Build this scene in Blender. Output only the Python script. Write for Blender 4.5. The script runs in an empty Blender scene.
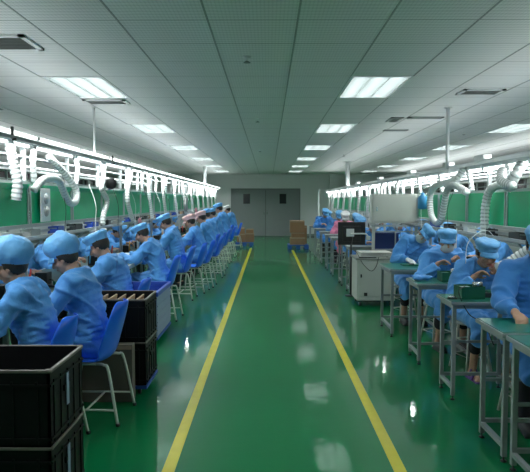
import bpy, bmesh, math, random
from mathutils import Vector, Matrix, noise, Euler
random.seed(7)
PI = math.pi
V = Vector
SC = bpy.context.scene
COL = SC.collection

# ------------------------------------------------------------------ materials
def mat(name, col, rough=0.5, metal=0.0, emit=0.0, coat=0.0, spec=0.5, bump=0.0, bscale=30.0, var=0.0, vscale=4.0, trans=0.0, sheen=0.0, ecol=None):
    m = bpy.data.materials.new(name)
    m.use_nodes = True
    nt = m.node_tree
    b = nt.nodes['Principled BSDF']
    b.inputs['Base Color'].default_value = (*col, 1)
    b.inputs['Roughness'].default_value = rough
    b.inputs['Metallic'].default_value = metal
    b.inputs['Coat Weight'].default_value = coat
    b.inputs['Specular IOR Level'].default_value = spec
    b.inputs['Transmission Weight'].default_value = trans
    b.inputs['Sheen Weight'].default_value = sheen
    if emit:
        b.inputs['Emission Color'].default_value = (*(ecol or col), 1)
        b.inputs['Emission Strength'].default_value = emit
    if bump or var:
        tc = nt.nodes.new('ShaderNodeTexCoord')
    if bump:
        n = nt.nodes.new('ShaderNodeTexNoise'); n.inputs['Scale'].default_value = bscale; n.inputs['Detail'].default_value = 4
        nt.links.new(tc.outputs['Object'], n.inputs['Vector'])
        bp = nt.nodes.new('ShaderNodeBump'); bp.inputs['Strength'].default_value = bump; bp.inputs['Distance'].default_value = 0.02
        nt.links.new(n.outputs['Fac'], bp.inputs['Height']); nt.links.new(bp.outputs['Normal'], b.inputs['Normal'])
    if var:
        n2 = nt.nodes.new('ShaderNodeTexNoise'); n2.inputs['Scale'].default_value = vscale; n2.inputs['Detail'].default_value = 3
        nt.links.new(tc.outputs['Object'], n2.inputs['Vector'])
        mx = nt.nodes.new('ShaderNodeMix'); mx.data_type = 'RGBA'
        mx.inputs['A'].default_value = (*[c * (1 - var) for c in col], 1)
        mx.inputs['B'].default_value = (*[min(1, c * (1 + var)) for c in col], 1)
        nt.links.new(n2.outputs['Fac'], mx.inputs['Factor']); nt.links.new(mx.outputs['Result'], b.inputs['Base Color'])
    return m

M = {
 'wall': mat('wall_paint', (.72, .74, .74), .6, bump=.05, var=.04, vscale=1.2),
 'door': mat('grey_door_paint', (.235, .265, .265), .4, var=.05),
 'doorframe': mat('grey_frame_paint', (.20, .225, .225), .4),
 'dark': mat('dark_glass', (.02, .022, .025), .12),
 'winframe': mat('window_frame', (.35, .33, .34), .5),
 'pane': mat('night_pane', (.07, .05, .06), .15),
 'yellow': mat('yellow_paint', (.62, .56, .03), .25, var=.12, vscale=9),
 'white': mat('white_enamel', (.78, .80, .81), .35),
 'whitepl': mat('white_plastic', (.74, .76, .77), .4),
 'hose': mat('white_flexible_duct', (.82, .84, .84), .45),
 'alu': mat('aluminium', (.46, .49, .50), .38, metal=.55),
 'alud': mat('grey_painted_steel', (.30, .33, .34), .42, metal=.3, var=.1, vscale=8),
 'grey': mat('grey_paint', (.36, .38, .38), .5),
 'beige': mat('beige_enamel', (.56, .57, .53), .4, var=.04),
 'beiged': mat('dark_beige_trim', (.30, .31, .29), .5),  # darker beige for the top plate and front panel
 'tube': mat('fluorescent_tube', (1, 1, 1), .5, emit=1.0, ecol=(.93, 1, .98)),
 'tubeo': mat('outer_bench_tube', (1, 1, 1), .5, emit=1.0, ecol=(.93, 1, .98)),
 'tubed': mat('added_dim_tube', (1, 1, 1), .5, emit=1.0, ecol=(.93, 1, .98)),  # dimmer tubes added so the upper rail face looks bright
 'hoseg': mat('duct_groove_shade', (.48, .50, .50), .5),  # shade of the duct grooves put into the colour as grey rings
 'tubec': mat('ceiling_tube', (1, 1, 1), .5, emit=1.0, ecol=(.93, 1, .98)),
 'louvre': mat('grey_louvre_blade', (.30, .33, .33), .45),
 'pan': mat('lamp_reflector', (.55, .58, .59), .35),
 'green': mat('green_panel', (.0, .40, .17), .35, spec=.25, var=.12, vscale=3),
 'greenmat': mat('green_rubber_mat', (.012, .17, .12), .3, var=.15, vscale=6),
 'greenbox': mat('green_plastic', (.012, .11, .05), .35, bump=.1),
 'bench': mat('dark_bench_mat', (.035, .075, .06), .4, var=.3, vscale=7),
 'blue': mat('blue_chair_plastic', (.012, .14, .82), .32),
 'bluebin': mat('blue_bin_plastic', (.02, .07, .42), .4),
 'binside': mat('pale_bin_side', (.24, .31, .45), .45),
 'darktub': mat('dark_blue_plastic', (.012, .035, .17), .5),
 'pallet': mat('blue_pallet_plastic', (.02, .09, .40), .5),
 'black': mat('black_crate_plastic', (.004, .0045, .006), .55, spec=.25),
 'rim': mat('worn_crate_rim', (.16, .145, .13), .5, var=.3, vscale=15),
 'blackm': mat('black_plastic', (.02, .02, .022), .4),
 'leg': mat('chair_leg_paint', (.60, .62, .56), .35),
 'skin': mat('skin', (.50, .285, .20), .55, var=.08),
 'lips': mat('lips', (.35, .12, .10), .5),
 'eye': mat('eye_dark', (.02, .015, .012), .2),
 'eyew': mat('eye_white', (.7, .7, .68), .3),
 'hair': mat('black_hair', (.018, .014, .012), .45, bump=.4, bscale=120),
 'gown': mat('blue_work_cloth', (.080, .315, .74), .72, bump=.8, bscale=11, var=.10, vscale=5, sheen=.2),
 'gown2': mat('deeper_blue_work_cloth', (.045, .24, .68), .72, bump=.35, bscale=14, var=.10, vscale=5, sheen=.2),
 'capb': mat('blue_cap_cloth', (.13, .41, .80), .6, bump=.6, bscale=22, var=.15, vscale=14, sheen=.2),
 'capp': mat('pink_cap_cloth', (.80, .50, .50), .7, bump=.3, bscale=22, var=.08),
 'capw': mat('white_cap_cloth', (.74, .72, .72), .7, bump=.3, bscale=22),
 'gownp': mat('pink_work_cloth', (.80, .25, .40), .7, bump=.3, bscale=14),
 'mask': mat('white_mask_cloth', (.55, .58, .62), .8),
 'glove': mat('white_glove', (.76, .78, .78), .7),
 'trousers': mat('dark_trousers', (.02, .02, .028), .8),
 'sandal': mat('purple_sandal', (.16, .07, .30), .5),
 'shoe': mat('dark_shoe', (.03, .03, .035), .5),
 'carton': mat('brown_cardboard', (.30, .17, .09), .8, var=.12, vscale=5),
 'dullcard': mat('dull_cardboard', (.12, .105, .085), .8, var=.15),
 'tan': mat('tan_cardboard', (.42, .31, .22), .8, var=.2, vscale=12),
 'bin': mat('dark_parts_bin', (.03, .035, .04), .5),
 'silver': mat('silver_metal', (.6, .62, .63), .25, metal=.9),
 'pinkpl': mat('pink_plastic', (.72, .30, .36), .5),
 'red': mat('red_plastic', (.55, .05, .04), .5),
 'bluepl': mat('light_blue_plastic', (.06, .32, .62), .35),
 'orange': mat('amber_plastic', (.60, .30, .05), .5),
 'pcb': mat('circuit_board', (.01, .14, .07), .35, var=.4, vscale=60),
 'paper': mat('paper_notice', (.72, .74, .74), .7),
}

def floor_mat():
    m = mat('green_epoxy', (.008, .165, .078), .42, spec=.10, coat=.68)
    m.node_tree.nodes['Principled BSDF'].inputs['Coat Roughness'].default_value = .055; m.node_tree.nodes['Principled BSDF'].inputs['Coat IOR'].default_value = 1.55
    nt = m.node_tree; b = nt.nodes['Principled BSDF']
    tc = nt.nodes.new('ShaderNodeTexCoord')
    n = nt.nodes.new('ShaderNodeTexNoise'); n.inputs['Scale'].default_value = .9; n.inputs['Detail'].default_value = 2
    mp = nt.nodes.new('ShaderNodeMapping'); mp.inputs['Location'].default_value = (3.3, 7.7, 5.37)
    nt.links.new(tc.outputs['Object'], mp.inputs['Vector']); nt.links.new(mp.outputs['Vector'], n.inputs['Vector'])
    mx = nt.nodes.new('ShaderNodeMix'); mx.data_type = 'RGBA'
    mx.inputs['A'].default_value = (.0, .135, .040, 1); mx.inputs['B'].default_value = (.001, .185, .058, 1)
    nt.links.new(n.outputs['Fac'], mx.inputs['Factor']); nt.links.new(mx.outputs['Result'], b.inputs['Base Color'])
    w = nt.nodes.new('ShaderNodeTexNoise'); w.inputs['Scale'].default_value = 9; w.inputs['Detail'].default_value = 2
    nt.links.new(mp.outputs['Vector'], w.inputs['Vector'])
    bp = nt.nodes.new('ShaderNodeBump'); bp.inputs['Strength'].default_value = .22; bp.inputs['Distance'].default_value = .006
    nt.links.new(w.outputs['Fac'], bp.inputs['Height']); nt.links.new(bp.outputs['Normal'], b.inputs['Normal'])
    nt.links.new(bp.outputs['Normal'], b.inputs['Coat Normal'])
    return m
M['floor'] = floor_mat()

CX0, CY0, CS = .194, 5.88, .6          # ceiling grid origin and cell
def ceil_mat():
    m = mat('perforated_ceiling_panel', (.42, .47, .46), .55)
    nt = m.node_tree; b = nt.nodes['Principled BSDF']; L = nt.links.new
    tc = nt.nodes.new('ShaderNodeTexCoord')
    sep = nt.nodes.new('ShaderNodeSeparateXYZ'); L(tc.outputs['Object'], sep.inputs[0])
    def mth(op, a, bb=None):
        n = nt.nodes.new('ShaderNodeMath'); n.operation = op
        for i, v in ((0, a), (1, bb)):
            if v is None: continue
            if isinstance(v, (int, float)): n.inputs[i].default_value = v
            else: L(v, n.inputs[i])
        return n.outputs[0]
    def edge(sock, off, half):
        f = mth('FRACT', mth('DIVIDE', mth('SUBTRACT', sock, off), CS))
        d = mth('MINIMUM', f, mth('SUBTRACT', 1.0, f))
        return mth('LESS_THAN', d, half / CS)
    ex = edge(sep.outputs['X'], CX0 - 30, .0065); ey = edge(sep.outputs['Y'], CY0 - 30, .0035)
    line = mth('MAXIMUM', ex, mth('MULTIPLY', ey, .9))
    # fine rows of perforations
    wv = nt.nodes.new('ShaderNodeTexWave'); wv.inputs['Scale'].default_value = 5.2; wv.inputs['Distortion'].default_value = 1.2
    wv.bands_direction = 'Y'; wv.inputs['Detail Scale'].default_value = .8
    L(tc.outputs['Object'], wv.inputs['Vector'])
    vo = nt.nodes.new('ShaderNodeTexVoronoi'); vo.inputs['Scale'].default_value = 40; vo.inputs['Randomness'].default_value = 0
    L(tc.outputs['Object'], vo.inputs['Vector'])
    hole = mth('LESS_THAN', vo.outputs['Distance'], .22)
    fac = mth('ADD', mth('MULTIPLY', wv.outputs['Fac'], .5), mth('MULTIPLY', hole, .5))
    mx = nt.nodes.new('ShaderNodeMix'); mx.data_type = 'RGBA'
    mx.inputs['A'].default_value = (.88, .87, .88, 1); mx.inputs['B'].default_value = (.56, .57, .58, 1)
    L(fac, mx.inputs['Factor'])
    m2 = nt.nodes.new('ShaderNodeMix'); m2.data_type = 'RGBA'
    L(mx.outputs['Result'], m2.inputs['A']); m2.inputs['B'].default_value = (.07, .08, .08, 1)
    L(line, m2.inputs['Factor'])
    L(m2.outputs['Result'], b.inputs['Base Color'])
    return m
M['ceiling'] = ceil_mat()

# ------------------------------------------------------------------ mesh builder
class MB:
    def __init__(s): s.v = []; s.f = []; s.m = []; s.sm = []
    def add(s, vs, fs, mi=0, smooth=False):
        o = len(s.v); s.v += [V(p) for p in vs]
        s.f += [tuple(i + o for i in f) for f in fs]; s.m += [mi] * len(fs); s.sm += [smooth] * len(fs)
        return s
    def box(s, c, d, R=None, mi=0, bev=0.0):
        bm = bmesh.new(); bmesh.ops.create_cube(bm, size=1)
        for v in bm.verts: v.co = V((v.co.x * d[0], v.co.y * d[1], v.co.z * d[2]))
        if bev: bmesh.ops.bevel(bm, geom=bm.edges[:], offset=bev, segments=2, affect='EDGES', profile=.6)
        return s.frombm(bm, c, R, mi)
    def frombm(s, bm, c=(0, 0, 0), R=None, mi=0, smooth=False):
        c = V(c); bm.verts.index_update()
        vs = [((R @ v.co) if R else v.co.copy()) + c for v in bm.verts]
        fs = [tuple(v.index for v in f.verts) for f in bm.faces]
        bm.free()
        return s.add(vs, fs, mi, smooth)
    def bar(s, a, b, w, h=None, mi=0):
        a = V(a); b = V(b); d = b - a; h = h or w
        q = d.to_track_quat('Z', 'X' if abs(d.normalized().z) > .99 else 'Y').to_matrix()
        if abs(d.normalized().z) > .99: q = Matrix.Identity(3)
        return s.box((a + b) / 2, (w, h, d.length), q, mi)
    def tube(s, path, r, seg=8, mi=0, cap=True, flat=1.0):
        path = [V(p) for p in path]; n = len(path)
        rs = r if isinstance(r, (list, tuple)) else [r] * n
        vs = []; fs = []; nrm = None
        for i, p in enumerate(path):
            t = (path[min(i + 1, n - 1)] - path[max(i - 1, 0)]).normalized()
            if nrm is None:
                nrm = t.cross(V((0, 0, 1)) if abs(t.z) < .9 else V((1, 0, 0))).normalized()
            nrm = (nrm - t * nrm.dot(t)).normalized(); bn = t.cross(nrm)
            for k in range(seg):
                a = 2 * PI * k / seg
                vs.append(p + nrm * math.cos(a) * rs[i] + bn * math.sin(a) * rs[i] * flat)
        for i in range(n - 1):
            for k in range(seg):
                k2 = (k + 1) % seg
                fs.append((i * seg + k, i * seg + k2, (i + 1) * seg + k2, (i + 1) * seg + k))
        if cap: fs.append(tuple(range(seg))[::-1]); fs.append(tuple((n - 1) * seg + k for k in range(seg)))
        return s.add(vs, fs, mi, True)
    def cyl(s, a, b, r, seg=12, mi=0): return s.tube([a, b], r, seg, mi)
    def lathe(s, prof, c=(0, 0, 0), seg=24, R=None, mi=0, sx=1, sy=1, fn=None):
        vs = []; fs = []; c = V(c)
        for (r, z) in prof:
            for k in range(seg):
                a = 2 * PI * k / seg
                p = V((r * math.cos(a) * sx, r * math.sin(a) * sy, z))
                if fn: p = fn(p)
                vs.append((R @ p if R else p) + c)
        for i in range(len(prof) - 1):
            for k in range(seg):
                k2 = (k + 1) % seg
                fs.append((i * seg + k, i * seg + k2, (i + 1) * seg + k2, (i + 1) * seg + k))
        fs.append(tuple(range(seg))[::-1]); fs.append(tuple((len(prof) - 1) * seg + k for k in range(seg)))
        return s.add(vs, fs, mi, True)
    def ell(s, c, r, R=None, mi=0, sub=3):
        bm = bmesh.new(); bmesh.ops.create_icosphere(bm, subdivisions=sub, radius=1)
        for v in bm.verts: v.co = V((v.co.x * r[0], v.co.y * r[1], v.co.z * r[2]))
        return s.frombm(bm, c, R, mi, True)
    def caps(s, a, b, ra, rb, mi=0):
        a = V(a); b = V(b)
        s.ell(a, (ra,) * 3, mi=mi, sub=2); s.ell(b, (rb,) * 3, mi=mi, sub=2)
        return s.tube([a, b], [ra, rb], 14, mi)
    def mesh(s, name):
        me = bpy.data.meshes.new(name); me.from_pydata(s.v, [], s.f)
        for p, mi, sm in zip(me.polygons, s.m, s.sm): p.material_index = mi; p.use_smooth = sm
        me.update(); return me
    def build(s, name, m, parent=None, loc=(0, 0, 0)):
        me = s.mesh(name)
        for mm in (m if isinstance(m, (list, tuple)) else [m]): me.materials.append(mm)
        o = bpy.data.objects.new(name, me); COL.objects.link(o); o.location = loc
        if parent: o.parent = parent
        return o

def voxel(mb, name, m, vox, smooth=4, parent=None, fn=None):
    """one continuous surface grown round overlapping forms"""
    o = mb.build(name, m)
    md = o.modifiers.new('r', 'REMESH'); md.mode = 'VOXEL'; md.voxel_size = vox; md.use_smooth_shade = True
    if smooth:
        s = o.modifiers.new('s', 'SMOOTH'); s.factor = .5; s.iterations = smooth
    dg = bpy.context.evaluated_depsgraph_get()
    me = bpy.data.meshes.new_from_object(o.evaluated_get(dg))
    old = o.data; o.modifiers.clear(); o.data = me; bpy.data.meshes.remove(old); me.name = name
    if not me.materials: me.materials.append(m)
    if fn:
        nn = [v.normal.copy() for v in me.vertices]
        for v, n in zip(me.vertices, nn): v.co = fn(v.co.copy(), n)
    for p in me.polygons: p.use_smooth = True
    me.update()
    if parent: o.parent = parent
    return o

def tag(o, label, cat, group=None, kind=None):
    o['label'] = label; o['category'] = cat
    if group: o['group'] = group
    if kind: o['kind'] = kind
    return o
def thing(name, label, cat, loc=(0, 0, 0), rz=0, group=None):
    o = bpy.data.objects.new(name, None); COL.objects.link(o)
    o.location = loc; o.rotation_euler = (0, 0, rz); o.empty_display_size = .1
    return tag(o, label, cat, group)
def struct(o): o['kind'] = 'structure'; return o
def dup(root, loc, rz=0, label=None, group=None, scale=None):
    def cp(o, parent):
        c = o.copy(); COL.objects.link(c)
        if parent: c.parent = parent
        for ch in [x for x in o.children]: cp(ch, c)
        return c
    kids = list(root.children)
    c = cp(root, None); c.location = loc; c.rotation_euler = (0, 0, rz)
    if label: c['label'] = label
    if group: c['group'] = group
    if scale: c.scale = scale
    return c
def override(o, m):
    for s in o.material_slots: s.link = 'OBJECT'; s.material = m
def child(root, name):
    for c in root.children_recursive:
        if c.name.split('.')[0] == name: return c

def spline(pts, n=10):
    pts = [V(p) for p in pts]; P = [2 * pts[0] - pts[1]] + pts + [2 * pts[-1] - pts[-2]]; out = []
    for i in range(1, len(P) - 2):
        for k in range(n):
            t = k / n
            a, b, c, d = P[i - 1], P[i], P[i + 1], P[i + 2]
            out.append(.5 * ((2 * b) + (c - a) * t + (2 * a - 5 * b + 4 * c - d) * t * t + (3 * b - a - 3 * c + d) * t ** 3))
    out.append(pts[-1]); return out
def resample(pts, step):
    out = [pts[0]]; acc = 0
    for a, b in zip(pts, pts[1:]):
        L = (b - a).length
        while acc + L >= step:
            a = a + (b - a) * ((step - acc) / L); out.append(a); L = (b - a).length; acc = 0
            if L < 1e-9: break
        acc += L
    return out

# ------------------------------------------------------------------ room shell
XL, XR, YB, YF, H = CX0 - 12 * CS, CX0 + 12 * CS, CY0 - 15 * CS, CY0 + 36 * CS, 2.8
WALLY = YF
def slab(name, x0, x1, y0, y1, z0, z1, m):
    return struct(MB().box(((x0 + x1) / 2, (y0 + y1) / 2, (z0 + z1) / 2), (x1 - x0, y1 - y0, z1 - z0)).build(name, m))
slab('floor', XL - .2, XR + .2, YB - .2, YF + .2, -.1, 0, M['floor'])
slab('wall_left', XL - .15, XL, YB, YF, 0, H + .2, M['wall'])
slab('wall_right', XR, XR + .15, YB, YF, 0, H + .2, M['wall'])
slab('wall_back', XL, XR, YB - .15, YB, 0, H + .2, M['wall'])
# far wall with the double door opening
DX0, DX1, DZ = -1.71, 1.445, 2.17
w = MB()
for x0, x1, z0, z1 in ((XL, DX0, 0, H + .2), (DX1, XR, 0, H + .2), (DX0, DX1, DZ, H + .2)):
    w.box(((x0 + x1) / 2, YF + .1, (z0 + z1) / 2), (x1 - x0, .2, z1 - z0))
struct(w.build('wall_front', M['wall']))

def light_cells():
    s = []
    for cx in (1, -4, 6, -9):          # cell columns that carry lamps
        for r in range(-2, 6):
            s.append((cx, r * 6))
    return s
LC = light_cells(); hole = set()
for cx, cy in LC: hole.add((cx, cy)); hole.add((cx, cy + 1))
c = MB()
for i in range(-12, 12):
    for j in range(-15, 36):
        if (i, j) in hole: continue
        x0 = CX0 + i * CS; y0 = CY0 + j * CS
        c.add([(x0, y0, H), (x0, y0 + CS, H), (x0 + CS, y0 + CS, H), (x0 + CS, y0, H)], [(0, 1, 2, 3)])
cl = c.build('ceiling', M['ceiling'])
bm = bmesh.new(); bm.from_mesh(cl.data); bmesh.ops.remove_doubles(bm, verts=bm.verts[:], dist=.001)
bm.to_mesh(cl.data); bm.free(); struct(cl)
slab('ceiling_deck', XL, XR, YB, YF, H + .16, H + .2, M['grey'])
# T-bars between the panels, proud of the ceiling
g = MB()
for i in range(-11, 12):
    g.box((CX0 + i * CS, (YB + YF) / 2, H - .001), (.011, YF - YB, .004))
struct(g.build('ceiling_runner', M['grey']))

# ceiling lamps
def make_ceiling_lamp():
    t = thing('ceiling_light', 'x', 'ceiling light')
    p = MB(); a, b, d = CS, 2 * CS, .075
    for s in (-1, 1):
        p.box((s * (a / 2 - .004), 0, d / 2), (.008, b - .01, d)); p.box((0, s * (b / 2 - .004), d / 2), (a - .01, .008, d))
    p.box((0, 0, d), (a - .004, b - .004, .006)); p.build('reflector', M['pan'], t)
    f = MB()
    for s in (-1, 1):
        f.box((s * (a / 2 - .01), 0, -.003), (.022, b, .008)); f.box((0, s * (b / 2 - .01), -.003), (a, .022, .008))
    f.build('frame', M['white'], t)
    for x in (-.18, 0, .18):
        MB().cyl((x, -.56, .05), (x, .56, .05), .014, 8).build('tube', M['tubec'], t)
    l = MB()
    for k in range(-11, 12): l.box((0, k * .05, .014), (a - .02, .002, .028))
    for x in (-.27, -.09, .09, .27): l.box((x, 0, .014), (.002, b - .02, .028))
    l.build('louvre', M['louvre'], t)
    return t
lamp = None
for cx, cy in LC:
    x = CX0 + (cx + .5) * CS; y = CY0 + (cy + 1) * CS
    side = {1: 'right of the aisle', -4: 'left of the aisle, over the left bench', 6: 'beyond the right bench line', -9: 'beyond the left bench line'}[cx]
    nth = {0: 'nearest in view, ', 6: 'second from front, ', 12: 'third from front, ', 18: 'fourth from front, ', 24: 'fifth from front, ', 30: 'farthest, ', -6: 'above the viewer, ', -12: 'behind the viewer, '}[cy]
    lab = nth + 'lit recessed ceiling lamp ' + side
    if lamp is None: lamp = make_ceiling_lamp(); o = lamp
    else: o = dup(lamp, (0, 0, 0))
    o.location = (x, y, H); o['label'] = lab; o['group'] = 'recessed ceiling lamps'

# ceiling vents and sprinklers
def vent(x, y, w, d, label, dark=False):
    t = thing('ceiling_vent', label, 'vent', (x, y, H), 0, 'ceiling air vents')
    f = MB()
    for s in (-1, 1):
        f.box((s * (w / 2 - .02), 0, -.008), (.04, d, .016)); f.box((0, s * (d / 2 - .02), -.008), (w, .04, .016))
    f.build('frame', M['white'] if not dark else M['grey'], t)
    s_ = MB(); n = max(2, int(d / .05))
    for k in range(n):
        s_.box((0, -d / 2 + .04 + (d - .08) * (k + .5) / n, -.012), (w - .07, .03, .003), Matrix.Rotation(.6, 3, 'X'))
    s_.build('louvre', M['grey'], t)
    MB().box((0, 0, -.002), (w - .06, d - .06, .003)).build('duct_opening', M['blackm'], t)
vent(-2.02, 4.62, .50, .42, 'square louvred air vent at upper left ceiling corner')
vent(-1.95, 7.34, .5, .3, 'small air vent right behind the nearest left ceiling lamp')
vent(2.32, 6.7, .45, .3, 'air vent in ceiling above the front of right bench')
vent(2.25, 8.75, .5, .14, 'slot air vent beside the hanging pole on right', True)
vent(1.85, 8.95, .18, .45, 'short dark air vent left of slot vent', True)
vent(2.15, 10.3, .4, .14, 'slot air vent behind the hanging pole on right', True)
vent(-3.65, 7.8, .5, .3, 'air vent over the far side of left bench')
for x, y, l in ((-.18, 5.1, 'ceiling sprinkler nearest the viewer above the aisle'), (-.16, 8.9, 'second ceiling sprinkler down the aisle'), (-.2, 14.2, 'third ceiling sprinkler down the aisle'), (1.95, 15.7, 'ceiling sprinkler between right lamps and bench'), (3.4, 10.6, 'ceiling sprinkler beyond the right hanging pole')):
    t = thing('ceiling_sprinkler', l, 'sprinkler', (x, y, H), 0, 'ceiling sprinklers')
    MB().lathe([(.035, .004), (.035, -.006), (.012, -.012), (.01, -.035)], seg=12).build('escutcheon', M['white'], t)
    MB().lathe([(.008, -.035), (.03, -.048), (.03, -.052), (.004, -.055)], seg=12).build('deflector', M['grey'], t)

# double door
d = MB()
for x in (DX0 + .04, DX1 - .04): d.box((x, YF + .02, DZ / 2), (.08, .14, DZ))
d.box(((DX0 + DX1) / 2, YF + .02, DZ - .04), (DX1 - DX0 - .16, .14, .08))
struct(d.build('trim_1', M['doorframe']))
mid = (DX0 + DX1) / 2
for k, (x0, x1) in enumerate(((DX0 + .08, mid - .006), (mid + .006, DX1 - .08))):
    dr = struct(MB().box(((x0 + x1) / 2, YF + .06, (DZ - .07) / 2), (x1 - x0, .05, DZ - .09)).build('door_%d' % (k + 1), M['door']))
    wx = (-.996, .655)[k] 
    MB().box((wx, YF + .03, 1.70), (.30, .012, .44)).build('window_pane', M['dark'], dr)
    fr = MB()
    for s in (-1, 1): fr.box((wx + s * .16, YF + .028, 1.70), (.02, .02, .48)); fr.box((wx, YF + .028, 1.70 + s * .23), (.34, .02, .02))
    fr.build('pane_frame', M['doorframe'], dr)
    hx = mid + (-.07, .07)[k]
    MB().tube([(hx, YF + .035, 1.18), (hx, YF - .02, 1.18), (hx, YF - .02, 1.0), (hx, YF + .035, 1.0)], .012, 8).build('door_handle', M['silver'], dr)
slab('baseboard_front', XL, DX0, YF - .012, YF, 0, .1, M['doorframe'])
slab('baseboard_right', DX1, XR, YF - .012, YF, 0, .1, M['doorframe'])
# pilaster strips on far wall
slab('trim_2', -2.45, -2.38, YF - .03, YF, 0, H, M['wall'])
slab('trim_3', 2.75, 3.1, YF - .35, YF, 0, H, M['wall'])
slab('trim_4', -3.4, -3.0, YF - .35, YF, 0, H, M['wall'])
# dark windows in the side walls
n = 1
for X, s in ((XL, 1), (XR, -1)):
    for k in range(9):
        y0 = -1.8 + k * 3.2
        f = MB()
        for yy in (y0, y0 + 1.3, y0 + 2.6): f.box((X + s * .03, yy, 1.85), (.06, .06, 1.5))
        for zz in (1.1, 2.6): f.box((X + s * .03, y0 + 1.3, zz), (.06, 2.66, .06))
        wf = struct(f.build('window_%d' % n, M['winframe'])); n += 1
        MB().box((X + s * .012, y0 + 1.3, 1.85), (.012, 2.56, 1.46)).build('window_pane', M['pane'], wf)

# aisle lines
for x, l in ((-.594, 'yellow painted line along the left edge of the aisle'), (.782, 'yellow painted line along the right edge of the aisle')):
    yy = 20.5 if x < 0 else 19.6
    tag(MB().box((x, (YB + .3 + yy) / 2, .001), (.075, yy - YB - .3, .002)).build('floor_line', M['yellow']), l, 'floor line', 'yellow aisle lines')

# ------------------------------------------------------------------ production lines
def make_batten():
    t = thing('tube_light', 'x', 'light')
    MB().box((0, 0, .028), (.05, 1.18, .03)).build('housing', M['white'], t)
    MB().cyl((0, -.575, 0), (0, .575, 0), .0135, 8).build('tube', M['tube'], t)
    e = MB()
    for s in (-1, 1): e.box((0, s * .582, .004), (.03, .014, .036))
    e.build('end_cap', M['whitepl'], t)
    return t
BAT = [None]
def batten(loc, ry, label, group, lamp=None):
    if BAT[0] is None: BAT[0] = make_batten(); o = BAT[0]
    else: o = dup(BAT[0], (0, 0, 0))
    o.location = loc; o.rotation_euler = (0, ry, 0); o['label'] = label; o['group'] = group
    if lamp: override(child(o, 'tube'), M[lamp])

def line_frame(name_label, xc, s, top, gz0, gz1, y0, y1, full=True, hw=.46):
    """s: +1 when the aisle is on the +x side"""
    t = thing('production_bench', name_label, 'workbench', (xc, y0, 0))
    L = y1 - y0
    MB().box((0, L / 2, .765), (2 * hw, L, .03)).build('worktop', M['bench'], t)
    e = MB()
    for q in (-1, 1): e.box((q * (hw + .01), L / 2, .762), (.02, L, .045))
    e.build('worktop_edge', M['alu'], t)
    n = int(L / 1.2)
    k = 0
    for k in range(n + 1):
        y = min(k * 1.2 + .02, L - .02)
        MB().bar((0, y, .78), (0, y, top - .06), .036).build('post', M['white'] if k % 2 else M['alu'], t)
        if k % 2 == 0 or full:
            for q in (-1, 1): MB().bar((q * max(.1, hw - .26), y, 0), (q * max(.1, hw - .26), y, .75), .04).build('leg', M['alud'], t)
    r = MB()
    for z in (gz0 - .02, gz1 + .015): r.box((s * .02, L / 2, z), (.03, L, .03))
    r.box((s * .06, L / 2, gz0 - .075), (.025, L, .022)); r.box((s * .17, L / 2, gz0 - .11), (.022, L, .022))
    r.box((0, L / 2, (gz1 + top) / 2 + .03), (.02, L, .02))
    r.build('rail', M['alu'], t)
    MB().box((s * .09, L / 2, gz0 - .125), (.2, L, .012)).build('shelf', M['grey'], t)
    br = MB()
    for k in range(n + 1):
        y = min(k * 1.2 + .02, L - .02)
        br.bar((0, y, gz0 - .15), (s * .18, y, gz0 - .13), .02); br.bar((0, y, gz0 - .32), (s * .16, y, gz0 - .14), .015)
    br.build('shelf_bracket', M['alu'], t)
    MB().box((0, L / 2, top - .03), (.13, L, .06)).build('trunking', M['white'], t)
    if full and s > 0: MB().box((.05, L / 2, top + .003), (.03, L, .005)).build('lamp_hood', M['white'], t)
    lr = MB()
    lr.box((0, L / 2, .2), (.03, L, .03)); lr.box((0, L / 2, .73), (2 * hw - .1, L, .02))
    lr.build('lower_rail', M['alud'], t)
    # sloping lamp reflector wings
    wg = MB()
    for q in (-1, 1): wg.box((q * .1, L / 2, top - .035), (.12, L, .004), Matrix.Rotation(q * .5, 3, 'Y'))
    wg.build('reflector_wing', M['white'], t)
    return t

LX, RX = -2.24, 2.45
LZ0, LZ1, LT = 1.39, 1.75, 2.20
RZ0, RZ1, RT = 1.348, 1.69, 2.06
BENCH_L = line_frame('long left workbench with raised lamp rail and green panels', LX, 1, LT, LZ0, LZ1, 1.9, 26.3)
BENCH_R = line_frame('long right workbench with raised lamp rail and green panels', RX, -1, RT, RZ0, RZ1, 1.9, 24.7, True, .32)
line_frame('outer workbench behind the left bench, seen through its frame', -5.0, 1, 2.25, 1.4, 1.75, 1.9, 24.7, False)
line_frame('outer workbench behind the right bench, seen through its frame', 5.2, -1, 2.12, 1.35, 1.7, 1.9, 24.7, False)
# grey cable rail on the aisle side of the left lamps
tag(MB().box((LX + .17, 14, LT - .085), (.018, 24.4, .026)).build('cable_rail', M['alud']), 'thin grey cable rail running under the left lamp strip', 'rail')
y = 2.5
k = 0
while y < 26.2:
    batten((LX + .125, y, LT - .03), -PI / 2, 'added tube lamp brightening the aisle face of left lamp rail', 'added upper tubes on left lamp rail', 'tubed')
    y += 1.22
y = 2.5
while y < 26.2:
    batten((LX + .05, y, LT - .105), 0, 'bright tube lamp under the left lamp rail, aisle side', 'left lamp rail lower tubes')
    y += 1.22
y = 2.5
while y < 24.6:
    batten((RX - .05, y, RT - .105), 0, 'bright tube lamp under the right lamp rail, aisle side', 'right lamp rail lower tubes')
    batten((RX + .05, y + .3, RT - .105), 0, 'bright tube lamp under the right lamp rail, wall side', 'right lamp rail rear tubes')
    batten((-5.0, y, 2.25 + .06), PI, 'tube lamp of the outer left bench, seen past the left bench', 'outer left bench tubes', 'tubeo')
    batten((5.2, y, 2.12 + .06), PI, 'tube lamp of the outer right bench, seen past the right bench', 'outer right bench tubes', 'tubeo')
    y += 1.22

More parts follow.
